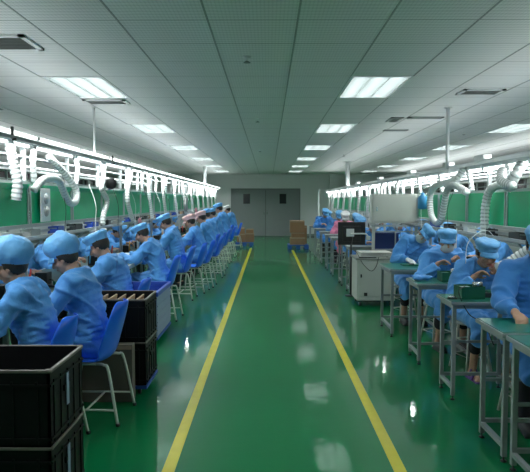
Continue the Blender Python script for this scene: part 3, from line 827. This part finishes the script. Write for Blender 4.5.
for x, y, rz, cm, l in ((3.35, 5.3, PI / 2, 'capb', 'blue-capped worker beyond right bench behind the bowed worker'), (3.35, 6.6, PI / 2, 'capb', 'blue-capped worker beyond right bench under second green panel'), (3.35, 8.3, PI / 2, 'capb', 'blue-clad worker beyond right bench above the leaning worker'), (3.35, 9.9, PI / 2, 'capb', 'blue-clad worker beyond right bench under the grey cabinet'),
                  (3.35, 11.6, PI / 2, 'capb', 'blue-clad worker beyond right bench near the cabinet post'), (3.35, 13.6, PI / 2, 'capw', 'distant worker beyond right bench in white cap'), (3.35, 15.8, PI / 2, 'capb', 'distant worker beyond right bench in blue cap')):
    o = dup(O, (x, y, 0), rz + random.uniform(-.15, .15), l, OR); recap(o, cm)
    chair(x + .03, y, PI / 2, 'blue chair on the far side of the right bench', 'blue chairs across the right bench')

# ------------------------------------------------------------------ small tables on the right
def make_table(w, d, h, matm, label, group, loc):
    t = thing('side_table', label, 'table', loc, 0, group)
    MB().box((w / 2, d / 2, h - .016), (w, d, .026), bev=.004).build('tabletop', M['alud'], t)
    MB().box((w / 2, d / 2, h - .001), (w - .02, d - .02, .005)).build('table_mat', matm, t)
    lg = .03
    for x in (.035, w - .035):
        for y in (.03, d - .07):
            l = MB().bar((x, y, .035), (x, y, h - .028), lg).build('leg', M['alud'], t)
            MB().lathe([(.018, 0), (.02, .008), (.006, .012), (.006, .036)], (x, y, 0), 10).build('levelling_foot', M['blackm'], l)
    R_ = lambda a, b, q: MB().bar(a, b, q).build('frame_rail', M['alud'], t)
    for x in (.035, w - .035): R_((x, .05, .10), (x, d - .07, .10), .028); R_((x, .05, h - .045), (x, d - .07, h - .045), .028)
    R_((.05, d - .07, .12), (w - .05, d - .07, .12), .026); R_((.05, d - .07, .40), (w - .05, d - .07, .40), .02); R_((.05, .03, h - .045), (w - .05, .03, h - .045), .028)
    return t
TG = 'small metal-framed tables along the right of the aisle'
make_table(.60, .52, .80, M['greenmat'], 'nearest small green-topped table at lower right corner', TG, (1.42, 3.06, 0))
make_table(.58, .48, .805, M['greenmat'], 'second small green-topped table, touching the nearest one', TG, (1.41, 3.60, 0))
make_table(.56, .42, .80, M['greenmat'], 'small table with dark green box before the bowed worker', TG, (1.45, 4.76, 0))
make_table(.56, .46, .80, M['greenmat'], 'small table with bundled blue cloth before the middle masked worker', TG, (1.44, 5.82, 0))
make_table(.62, .72, .80, M['greenmat'], 'wider green-topped table under the gloved hands of leaning worker', TG, (1.42, 7.02, 0))
for k, (y, l) in enumerate(((10.25, 'grey table under the black monitor'), (11.3, 'grey table just behind the monitor table'), (12.75, 'distant grey table third beyond the beige machine'), (13.85, 'distant grey table fourth beyond the beige machine'), (15.2, 'distant grey table fifth beyond the beige machine'), (17.0, 'distant grey table sixth beyond the beige machine'), (18.9, 'farthest small grey table beside the right cardboard boxes'))):
    make_table(.56, .5, .82, M['alud'] if k < 6 else M['tan'], l, TG, (1.36 - .012 * k, y, 0))

# fixtures on tables
def fixture(x, y, z, rz, label, w=.17, d=.13, h=.07, roll=True, group='green boxes on right tables'):
    t = thing('green_box', label, 'box', (x, y, z), rz, group)
    b = MB(); th = .005
    b.box((0, 0, th / 2), (w, d, th)); 
    for s in (-1, 1): b.box((s * (w / 2 - th / 2), 0, h / 2), (th, d, h)); b.box((0, s * (d / 2 - th / 2), h / 2), (w - 2 * th, th, h))
    b.build('casing', M['greenbox'], t)
    MB().box((-w * .2, 0, h * .6), (w * .5, d * .8, h * .6)).build('insert', M['greenbox'], t)
    if roll:
        MB().cyl((w * .05, -d * .3, h + .015), (w * .42, -d * .3, h + .015), .022, 14).build('silver_roll', M['silver'], t)
        MB().box((w * .24, -d * .3, h * .5), (.02, .02, h)).build('roll_holder', M['greenbox'], t)
fixture(1.66, 4.96, .803, .1, 'dark green box with silver roll before the bowed worker', .20, .16, .10)
fixture(1.80, 6.02, .803, .0, 'dark green box with pale block before the middle masked worker', .17, .18, .09)
fixture(1.86, 3.72, .808, .05, 'plain dark green box under the arm of foremost right worker', .26, .26, .10, False)
t = thing('cloth_bundle', 'bundled light blue cloth on the table before middle worker', 'cloth', (1.55, 6.05, .803))
b = MB()
for k in range(7): b.ell((random.uniform(-.07, .07), random.uniform(-.05, .05), .03), (.05, .045, .028), sub=2)
voxel(b, 'cloth', M['gown'], .008, 2, t, lambda co, nn: co + nn * noise.noise(co * 30) * .006)
for x, y, l in ((1.66, 5.03, 'a'), ): pass
for x, y, z, l in ((1.50, 4.9, .803, 'small silver clip at the corner of the bowed worker table'),):
    t = thing('metal_clip', l, 'clip', (x, y, z)); MB().cyl((-.03, 0, .012), (.03, 0, .012), .012, 10).build('barrel', M['silver'], t); MB().box((0, .0, .004), (.08, .03, .006)).build('base', M['blackm'], t)
tag(MB().tube(spline([(1.60, 4.88, .91), (1.52, 4.79, .87), (1.60, 4.775, .70), (1.72, 4.77, .62), (1.80, 4.77, .45)], 8), .004, 6).build('power_cord', M['blackm']), 'thin black cord hanging down in front of the bowed worker table', 'cord')
for x, y, l in ((1.78, 4.98, 'dark workpiece under the hands of the bowed worker'),):
    t = thing('workpiece', l, 'device', (x + .08, y, .803)); MB().box((.02, .04, .02), (.22, .16, .04), bev=.005).build('tray', M['blackm'], t); MB().box((.02, .04, .045), (.14, .1, .01)).build('circuit_board', M['pcb'], t)
tag(MB().tube(spline([(2.2, 5.9, 1.26), (2.07, 5.7, 1.32), (1.91, 5.5, 1.31), (1.80, 5.45, 1.21), (1.77, 5.4, 1.04)], 8), .0035, 6).build('air_hose', M['white']), 'thin white tube arcing over the cap of the bowed worker', 'tube')
# electronic tool parts seen on the gloved worker's table
t = thing('workpiece', 'small circuit board under the white gloved hands', 'device', (1.75, 7.45, .803)); MB().box((0, 0, .006), (.2, .14, .012)).build('circuit_board', M['pcb'], t); MB().box((.02, 0, .018), (.06, .04, .012)).build('chip', M['blackm'], t)

# ------------------------------------------------------------------ beige machine cart, monitor, cabinet
t = thing('machine_cart', 'beige wheeled machine cabinet beside the aisle on the right', 'machine', (1.34, 9.08, 0))
MB().box((.29, .29, .40), (.58, .58, .62), bev=.01).build('body', M['beige'], t)
MB().box((.29, .29, .725), (.62, .62, .03), bev=.006).build('top_plate', M['beiged'], t)
dd = MB().box((.29, -.005, .42), (.50, .012, .52), bev=.003).build('door_panel', M['beige'], t)
MB().box((.06, -.016, .47), (.02, .02, .05)).build('latch', M['blackm'], dd)
MB().box((.13, -.014, .19), (.05, .01, .05)).build('socket', M['blackm'], dd)
MB().box((.29, .29, .085), (.54, .54, .02)).build('base_plate', M['blackm'], t)
for x in (.06, .52):
    for y in (.06, .52):
        cs = MB().cyl((x - .015, y, .035), (x + .015, y, .035), .035, 16).build('caster', M['blackm'], t)
        MB().box((x, y, .07), (.04, .04, .02)).build('caster_fork', M['silver'], cs)
t = thing('control_unit', 'flat beige instrument lying on the machine cabinet', 'instrument', (1.40, 9.14, .74), .06)
MB().box((.25, .2, .045), (.48, .38, .07), bev=.008).build('casing', M['beige'], t); MB().box((.25, .02, .045), (.3, .02, .04)).build('front_panel', M['beiged'], t)
for x in (.08, .42): MB().box((x, .05, .005), (.03, .03, .01)).build('foot', M['blackm'], t)
t = thing('keyboard', 'dark keyboard at the aisle edge of machine cabinet', 'keyboard', (1.36, 9.09, .74), 0); MB().box((.14, .02, .008), (.26, .05, .016)).build('base', M['blackm'], t); MB().box((.14, .02, .018), (.24, .04, .004)).build('keys', M['grey'], t)
tag(MB().tube(spline([(1.40, 10.0, 1.0), (1.33, 9.6, .86), (1.36, 9.2, .8), (1.42, 9.045, .66), (1.54, 9.03, .55), (1.62, 9.04, .62), (1.66, 9.05, .76)], 10), .005, 6).build('monitor_cable', M['blackm']), 'black cable looping down the front of the machine cabinet', 'cable')
# monitor, back to the viewer
t = thing('monitor', 'black monitor on a post with its back to the viewer', 'monitor', (1.40, 10.12, 0))
MB().box((0, .03, 1.055), (.46, .035, .385), bev=.01).build('screen_housing', M['blackm'], t)
MB().box((0, .005, 1.05), (.30, .04, .26), bev=.012).build('rear_cover', M['blackm'], t)
MB().box((-.03, -.02, 1.07), (.13, .012, .13), bev=.003).build('mount_plate', M['whitepl'], t)
MB().tube(spline([(-.03, -.03, 1.05), (.08, -.05, 1.055), (.22, -.06, 1.05), (.27, -.03, 1.0)], 6), .013, 8).build('cable_arm', M['whitepl'], t)
MB().box((.27, -.03, .98), (.07, .05, .07), bev=.01).build('clamp', M['whitepl'], t)
MB().cyl((-.01, 0, .0), (-.01, 0, .88), .016, 10).build('stand_pole', M['blackm'], t)
MB().lathe([(.1, 0), (.1, .012), (.02, .02)], (-.01, 0, 0), 18).build('stand_base', M['blackm'], t)
# grey cabinet on posts
t = thing('electrical_cabinet', 'pale grey wall cabinet raised on posts above the machine', 'cabinet', (1.68, 9.78, 0))
MB().box((.385, .1, 1.475), (.79, .2, .47), bev=.006).build('body', M['beige'], t)
dd = MB().box((.385, -.006, 1.475), (.73, .014, .41), bev=.004).build('door', M['beige'], t)
lo = MB().box((.07, -.018, 1.47), (.03, .012, .07)).build('lock', M['silver'], dd)
MB().box((.385, -.006, 1.20), (.79, .03, .03)).build('lower_strip', M['alu'], t)
for x in (.04, .74): MB().bar((x, .1, 0), (x, .1, 1.25), .045).build('post', M['beige'], t)
MB().bar((.04, .1, 1.10), (.74, .1, 1.10), .025).build('crossbar', M['alu'], t)
MB().bar((.40, .1, .80), (.40, .1, 1.10), .02).build('strut', M['alu'], t); MB().bar((.04, .1, .80), (.74, .1, .80), .03).build('lower_crossbar', M['alu'], t)
t = thing('blue_tub', 'dark blue plastic tub behind the machine under the grey cabinet', 'tub', (2.0, 10.35, .78))
b = MB(); b.box((0, 0, .01), (.4, .3, .02))
for s in (-1, 1): b.box((s * .195, 0, .14), (.012, .3, .26)); b.box((0, s * .145, .14), (.4, .012, .26))
b.build('body', M['darktub'], t); b = MB()
for s in (-1, 1): b.box((s * .205, 0, .27), (.03, .33, .02)); b.box((0, s * .155, .27), (.43, .03, .02))
b.build('rim', M['darktub'], t)
t = thing('work_shelf', 'low grey stand carrying the dark blue tub', 'stand', (1.76, 10.15, 0)); MB().box((.24, .2, .76), (.5, .42, .03)).build('shelf', M['alud'], t)
for x in (.03, .45):
    for y in (.03, .37): MB().bar((x, y, 0), (x, y, .75), .03).build('leg', M['alud'], t)
t = thing('water_bottle', 'light blue plastic jug hanging on the right of grey cabinet', 'jug', (RX - .22, 8.75, 1.48), 0)
MB().lathe([(.04, 0), (.07, .015), (.072, .16), (.045, .2), (.025, .215), (.025, .24)], seg=18).build('body', M['bluepl'], t); MB().tube([(0, .02, .24), (0, .03, .3), (.1, .02, .33)], .006).build('hook', M['silver'], t)

# ------------------------------------------------------------------ crates, bin, cartons
def crate(x, y, z, w, d, h, label, group, rz=0):
    t = thing('storage_crate', label, 'crate', (x, y, z), rz, group)
    b = MB(); th = .012; ft = .97
    b.box((0, 0, .012), (w * ft, d * ft, .012))
    for s in (-1, 1):
        b.box((s * (w / 2 * ft - th / 2), 0, h / 2), (th, d * ft, h - .01)); b.box((0, s * (d / 2 * ft - th / 2), h / 2), (w * ft, th, h - .01))
    # ribs and stacking ledge
    for s in (-1, 1):
        for k in range(-2, 3):
            b.box((s * w / 2 * ft, k * d / 5.2, h * .45), (.012, .012, h * .8)); b.box((k * w / 5.2, s * d / 2 * ft, h * .45), (.012, .012, h * .8))
        for zz in (h * .12, h * .80): b.box((s * w / 2 * ft, 0, zz), (.014, d * ft, .012)); b.box((0, s * d / 2 * ft, zz), (w * ft, .014, .012))
    b.build('shell', M['black'], t)
    r = MB()
    for s in (-1, 1):
        r.box((s * (w / 2 - .008), 0, h - .008), (.016, d - .03, .014), bev=.003); r.box((0, s * (d / 2 - .008), h - .008), (w - .03, .016, .014), bev=.003)
        for q in (-1, 1): r.cyl((s * (w / 2 - .016), q * (d / 2 - .016), h - .015), (s * (w / 2 - .016), q * (d / 2 - .016), h - .001), .016, 12)
    r.build('rim', M['rim'], t)
    for s in (-1, 1): MB().box((s * (w / 2 * ft + .004), 0, h * .62), (.012, .12, .03), bev=.004).build('handle', M['black'], t)
    return t
def dolly(x, y, w, d, label, m):
    t = thing('dolly', label, 'dolly', (x, y, 0))
    b = MB()
    for s in (-1, 1): b.box((s * (w / 2 - .03), 0, .068), (.06, d, .024)); b.box((0, s * (d / 2 - .03), .068), (w - .12, .06, .024))
    b.build('frame', m, t)
    for sx in (-1, 1):
        for sy in (-1, 1):
            c_ = MB().cyl((sx * (w / 2 - .07) - .01, sy * (d / 2 - .06), .028), (sx * (w / 2 - .07) + .01, sy * (d / 2 - .06), .028), .028, 14).build('caster', M['blackm'], t)
            MB().box((sx * (w / 2 - .07), sy * (d / 2 - .06), .052), (.03, .03, .012)).build('fork', M['silver'], c_)
    return t
CW, CD, CHh = .60, .50, .375
dolly(-1.305, 2.985, CW, CD, 'wheeled base under the foremost black crates', M['pallet'])
a_ = crate(-1.305, 2.985, .08, CW, CD, CHh, 'lower black crate of the foremost stack', 'black crates')
b_ = crate(-1.305, 2.985, .08 + CHh - .01, CW, CD, CHh, 'upper black crate of the foremost stack, open and empty', 'black crates')
for c_, zz in ((a_, .12), (b_, .12)): MB().box((CW / 2 * .97 + .009, -.02, zz + .1), (.003, .035, .16)).build('label_strip', M['binside'], c_)
dolly(-1.29, 5.12, CW - .02, CD, 'blue wheeled base under the second black crate stack', M['pallet'])
crate(-1.29, 5.12, .08, CW - .02, CD, CHh - .01, 'lower black crate of the second stack', 'black crates')
crate(-1.29, 5.12, .08 + CHh - .02, CW - .02, CD, CHh - .01, 'upper black crate of the second stack, filled with tan dividers', 'black crates')
t = thing('cardboard_divider', 'tan cardboard dividers filling the second black crate', 'divider', (-1.29, 5.12, .46))
for k in range(7): MB().box((-.24 + k * .08, 0, .165), (.012, .42, .3), Matrix.Rotation(.12, 3, 'Y')).build('sheet', M['tan'], t)
MB().box((0, 0, .14), (.52, .01, .26)).build('cross_sheet', M['tan'], t)
t = thing('cardboard_box', 'flat grey-brown carton standing on floor behind the nearest blue chair', 'box', (-1.33, 4.76, 0)); MB().box((0, 0, .23), (.50, .10, .46), bev=.004).build('carton', M['dullcard'], t); MB().box((0, -.051, .44), (.49, .003, .03)).build('tape', M['tan'], t)
# blue bin with pale ribbed sides
t = thing('wheeled_bin', 'open blue bin with pale ribbed sides behind the black crates', 'bin', (-1.53, 7.08, 0))
w, d_, h_ = .60, .92, .60
b = MB()
for s in (-1, 1): b.box((s * (w / 2 - .012), 0, .33), (.014, d_ - .02, .46)); b.box((0, s * (d_ / 2 - .012), .33), (w - .02, .014, .46))
b.box((0, 0, .09), (w - .03, d_ - .03, .02)); b.build('side_wall', M['binside'], t)
b = MB()
for zz in (.16, .25, .34, .43):
    for s in (-1, 1): b.box((s * (w / 2 - .004), 0, zz), (.01, d_ - .02, .014)); b.box((0, s * (d_ / 2 - .004), zz), (w - .02, .01, .014))
b.build('rib', M['binside'], t)
b = MB()
for s in (-1, 1): b.box((s * (w / 2 - .012), 0, .565), (.036, d_ + .01, .05), bev=.006); b.box((0, s * (d_ / 2 - .012), .565), (w, .036, .05), bev=.006)
b.build('rim', M['bluebin'], t)
b = MB()
for s in (-1, 1): b.box((s * (w / 2 - .022), 0, .35), (.005, d_ - .05, .40)); b.box((0, s * (d_ / 2 - .022), .35), (w - .05, .005, .40))
b.build('liner', M['bluebin'], t)
MB().box((0, 0, .065), (w, d_, .03), bev=.006).build('base', M['pallet'], t)
for sx in (-1, 1):
    for sy in (-1, 1): MB().cyl((sx * .22 - .012, sy * .38, .026), (sx * .22 + .012, sy * .38, .026), .026, 12).build('caster', M['blackm'], t)
def pallet(x, y, w, d, label):
    t = thing('pallet', label, 'pallet', (x, y, 0), 0, 'blue pallets')
    b = MB()
    for k in range(5): b.box((0, -d / 2 + d * (k + .5) / 5, .12), (w, d / 5 * .8, .025))
    b.build('deck', M['pallet'], t); b = MB()
    for s in (-1, 0, 1):
        for q in (-1, 0, 1): b.box((s * (w / 2 - .06), q * (d / 2 - .06), .054), (.12, .12, .108))
    b.build('block', M['pallet'], t)
def carton(x, y, z, w, d, h, label, group, rz=0, dark=False):
    t = thing('cardboard_box', label, 'box', (x, y, z), rz, group)
    MB().box((0, 0, h / 2), (w, d, h), bev=.004).build('carton', M['carton'], t)
    MB().box((0, -d / 2 - .001, h * .93), (w * .99, .003, .03)).build('tape', M['tan'], t)
    MB().box((0, 0, h + .001), (w * .98, .05, .003)).build('top_tape', M['tan'], t)
pallet(1.0, 20.5, .68, .9, 'blue pallet under the right cardboard boxes')
CG = 'cardboard boxes by the far door'
carton(.98, 20.45, .133, .5, .5, .24, 'bottom brown box on the right pallet', CG)
carton(.99, 20.45, .375, .44, .45, .16, 'middle brown box on the right pallet', CG)
carton(.97, 20.45, .537, .48, .5, .40, 'top large brown box on the right pallet', CG)
carton(1.27, 20.8, .133, .09, .4, .62, 'narrow dark brown box at the side of right pallet', CG)
pallet(-.86, 21.8, .62, .9, 'blue pallet under the left cardboard boxes')
carton(-.98, 21.7, .133, .3, .45, .30, 'lower left brown box on the left pallet', CG)
carton(-.67, 21.7, .133, .3, .45, .32, 'lower right brown box on the left pallet', CG)
carton(-1.0, 21.7, .435, .28, .4, .20, 'upper left brown box on the left pallet', CG)
carton(-.67, 21.7, .455, .26, .4, .14, 'upper right flat brown box on the left pallet', CG)

# ------------------------------------------------------------------ bench clutter
def small_bin(x, y, z, m, label, group, w=.1, d=.16, h=.07, rz=0):
    t = thing('parts_bin', label, 'bin', (x, y, z), rz, group)
    b = MB(); b.box((0, 0, .003), (w, d, .006))
    for s in (-1, 1): b.box((s * (w / 2 - .002), 0, h / 2), (.004, d, h)); b.box((0, s * (d / 2 - .002), h * (.5 if s > 0 else .35)), (w, .004, h * (1 if s > 0 else .7)))
    b.build('bin_shell', m, t); MB().box((0, 0, h * .3), (w * .85, d * .85, h * .5)).build('contents', M['pcb'], t)
mats = [M['bin'], M['white'], M['bluebin'], M['bin'], M['grey'], M['tan']]
for k in range(20):
    y = 4.2 + k * .62 + random.uniform(-.08, .08)
    small_bin(LX + .10, y, LZ0 - .118, random.choice(mats), 'small parts bin on the shelf under the left green panels', 'bins on left bench shelf', .1, .2, .075, random.uniform(-.1, .1))
for k in range(16):
    y = 5.0 + k * .7 + random.uniform(-.08, .08)
    small_bin(RX - .10, y, RZ0 - .118, random.choice(mats), 'small parts bin on the shelf under the right green panels', 'bins on right bench shelf', .1, .2, .075, random.uniform(-.1, .1))
for k in range(18):      # trays on the left worktop
    y = 3.5 + k * .75 + random.uniform(-.1, .1)
    t = thing('component_tray', 'dark tray of circuit boards on the left worktop', 'tray', (LX + .28 + random.uniform(-.04, .04), y, .782), random.uniform(-.2, .2), 'trays on left worktop')
    MB().box((0, 0, .01), (.2, .28, .02)).build('tray', M['bin'], t); b = MB()
    for q in range(5): b.box((random.uniform(-.06, .06), -.1 + q * .05, .035), (.09, .03, random.uniform(.02, .05)))
    b.build('circuit_boards', M['pcb'], t)
for k in range(14):
    y = 3.9 + k * .9
    t = thing('soldering_station', 'small dark soldering station beside the post on left worktop', 'tool', (LX - .02 + (k % 3) * .02, y + .0, .782), 0, 'tools on left worktop')
    MB().box((0, .2, .06), (.12, .14, .12), bev=.008).build('unit', random.choice([M['bin'], M['blackm'], M['grey']]), t)
    MB().tube(spline([(.06, .2, .05), (.14, .22, .02), (.18, .28, .03), (.2, .3, .12)], 5), .006, 6).build('lead', M['blackm'], t)
    MB().cyl((.2, .3, .10), (.21, .31, .24), .009, 8).build('iron', random.choice([M['orange'], M['bluepl'], M['red']]), t)
for k in range(9):
    y = 5.0 + k * 1.1
    t = thing('instrument', 'small dark instrument on the right worktop', 'instrument', (RX - .15, y, .782), 0, 'tools on right worktop')
    MB().box((0, 0, .08), (.22, .2, .16), bev=.008).build('unit', random.choice([M['bin'], M['blackm'], M['grey']]), t); MB().box((-.112, 0, .1), (.006, .14, .07)).build('front_panel', M['grey'], t)
# air tool cords hanging from the rails
for k in range(12):
    y = 5.9 + k * 1.05
    tag(MB().tube(spline([(LX + .1, y + .25, 1.8), (LX + .22, y + .1, 1.55), (LX + .24, y, 1.25), (LX + .3, y - .05, .95)], 6), .0035, 5).build('tool_cord', M['white'] if k % 2 else M['blackm']), 'thin tool cord dangling in front of left green panels', 'cord', 'tool cords on left bench')
for k in range(9):
    y = 4.9 + k * 1.3
    tag(MB().tube(spline([(RX - .1, y + .2, 1.72), (RX - .2, y + .1, 1.5), (RX - .22, y, 1.25), (RX - .26, y - .05, .95)], 6), .0035, 5).build('tool_cord', M['white'] if k % 2 else M['blackm']), 'thin tool cord dangling in front of right green panels', 'cord', 'tool cords on right bench')
# clip fan
t = thing('clip_fan', 'round silver and black clip fan on the left bench posts', 'fan', (LX + .15, 8.0, 1.83), 0)
R = Matrix.Rotation(PI / 2, 3, 'X') @ Matrix.Rotation(.5, 3, 'Y')
MB().lathe([(.065, -.03), (.075, -.02), (.078, .02), (.06, .035), (.02, .04)], seg=24, R=R).build('housing', M['blackm'], t)
b = MB()
for k in range(4): b.tube([R @ V(((.02 + .016 * k) * math.cos(a), (.02 + .016 * k) * math.sin(a), -.035)) for a in [2 * PI * i / 20 for i in range(21)]], .002, 5)
b.build('grille', M['silver'], t)
MB().cyl((0, 0, -.07), (-.1, 0, -.1), .008).build('clip_arm', M['silver'], t)
# notice plate with two round gauges
t = thing('gauge_plate', 'white plate with two round grey gauges on left green panels', 'gauge plate', (LX + .085, 5.82, LZ0 + .01))
MB().box((0, 0, .16), (.008, .25, .32), bev=.003).build('plate', M['paper'], t)
for z in (.10, .22): MB().cyl((.004, 0, z), (.014, 0, z), .05, 20).build('gauge', M['grey'], t)
for y, m_, l, xx, zz in ((9.55, 'pinkpl', 'pink and white cloth hung under left green panels', LX + .2, 1.22), (17.0, 'pinkpl', 'far pink cloth hung under left green panels', LX + .2, 1.3)):
    t = thing('hanging_cloth', l, 'cloth', (xx, y, zz), 0)
    b = MB(); b.ell((0, 0, 0), (.03, .07, .12)); b.ell((0, .02, -.08), (.025, .05, .09)); voxel(b, 'cloth', M[m_], .012, 2, t, lambda co, nn: co + nn * noise.noise(co * 25) * .012)
    MB().cyl((0, 0, .1), (-.02, 0, .2), .003).build('string', M['white'], t)
t = thing('hanging_bag', 'dark grey bag hanging before the distant left green panels', 'bag', (LX + .18, 15.0, 1.5), 0)
b = MB(); b.ell((0, 0, 0), (.05, .16, .16)); b.ell((0, 0, .12), (.03, .08, .1)); voxel(b, 'sack', M['grey'], .015, 2, t, lambda co, nn: co + nn * noise.noise(co * 20) * .02)
MB().cyl((0, 0, .18), (-.05, 0, .3), .006).build('strap', M['blackm'], t)
# far end frame of the right bench
t = thing('end_frame', 'white upright end frame closing the far end of right bench', 'frame', (RX, 24.85, 0))
for x in (-.38, .38): MB().bar((x, 0, 0), (x, 0, 2.06), .05).build('post', M['white'], t)
MB().bar((-.38, 0, 2.06), (.38, 0, 2.06), .05).build('crossbar', M['white'], t)

# ------------------------------------------------------------------ light levels
for m_, e in (('tube', 5.0), ('tubec', 15.0), ('tubeo', 4.0), ('tubed', 2.2)):
    M[m_].cycles.emission_sampling = 'NONE'
    M[m_].node_tree.nodes['Principled BSDF'].inputs['Emission Strength'].default_value = e
def strip(x, z, y0, y1, w, power, up=False, n=4):
    # one row of tubes as long strips, or fill light added above a rail
    for k in range(n):
        L = (y1 - y0) / n
        ld = bpy.data.lights.new('tube_or_fill_light', 'AREA'); ld.shape = 'RECTANGLE'; ld.size = w; ld.size_y = L - .04; ld.energy = power / n; ld.color = (.93, 1, .98)
        o = bpy.data.objects.new('tube_or_fill_light', ld); COL.objects.link(o); o.location = (x, y0 + L * (k + .5), z); o.rotation_euler = (PI if up else 0, 0, 0)
strip(LX + .10, LT - .125, 1.9, 26.3, .07, 170)
strip(LX - .02, LT + .012, 1.9, 26.3, .10, 32, True)  # added upward fill for the ceiling, no tubes on this rail top
strip(RX - .0, RT - .125, 1.9, 24.7, .09, 165)
strip(RX, RT + .012, 1.9, 24.7, .10, 36, True)  # right rail likewise: light added to brighten the ceiling, without tubes
strip(-5.0, 2.25 + .085, 1.9, 24.7, .06, 100, True)
strip(5.2, 2.12 + .085, 1.9, 24.7, .06, 58, True)
for cx, cy in LC:
    ld = bpy.data.lights.new('ceiling_lamp_light', 'AREA'); ld.shape = 'RECTANGLE'; ld.size = .54; ld.size_y = 1.12; ld.energy = 4.8; ld.color = (.93, 1, .98)
    o = bpy.data.objects.new('ceiling_lamp_light', ld); COL.objects.link(o); o.location = (CX0 + (cx + .5) * CS, CY0 + (cy + 1) * CS, H + .068)
wd = bpy.data.worlds.new('room_air'); SC.world = wd; wd.use_nodes = True
wd.node_tree.nodes['Background'].inputs[0].default_value = (.6, .7, .72, 1); wd.node_tree.nodes['Background'].inputs[1].default_value = .02

# ------------------------------------------------------------------ camera
cam = bpy.data.cameras.new('camera'); co = bpy.data.objects.new('camera', cam); COL.objects.link(co); SC.camera = co
cam.sensor_fit = 'HORIZONTAL'; cam.sensor_width = 36; cam.lens = 603 / 530 * 36; cam.clip_end = 100
co.location = (0, 0, 1.6); co.rotation_euler = (PI / 2 - math.atan(35 / 603), 0, math.atan(3.5 / 603))
SC.view_settings.view_transform = 'Standard'; SC.view_settings.look = 'None'; SC.view_settings.gamma = 1; SC.view_settings.exposure = 0.45
SC.view_settings.use_curve_mapping = False
SC.cycles.use_denoising = True
SC.cycles.max_bounces = 8; SC.cycles.diffuse_bounces = 4; SC.cycles.glossy_bounces = 3
SC.cycles.sample_clamp_indirect = 4; SC.cycles.blur_glossy = .5
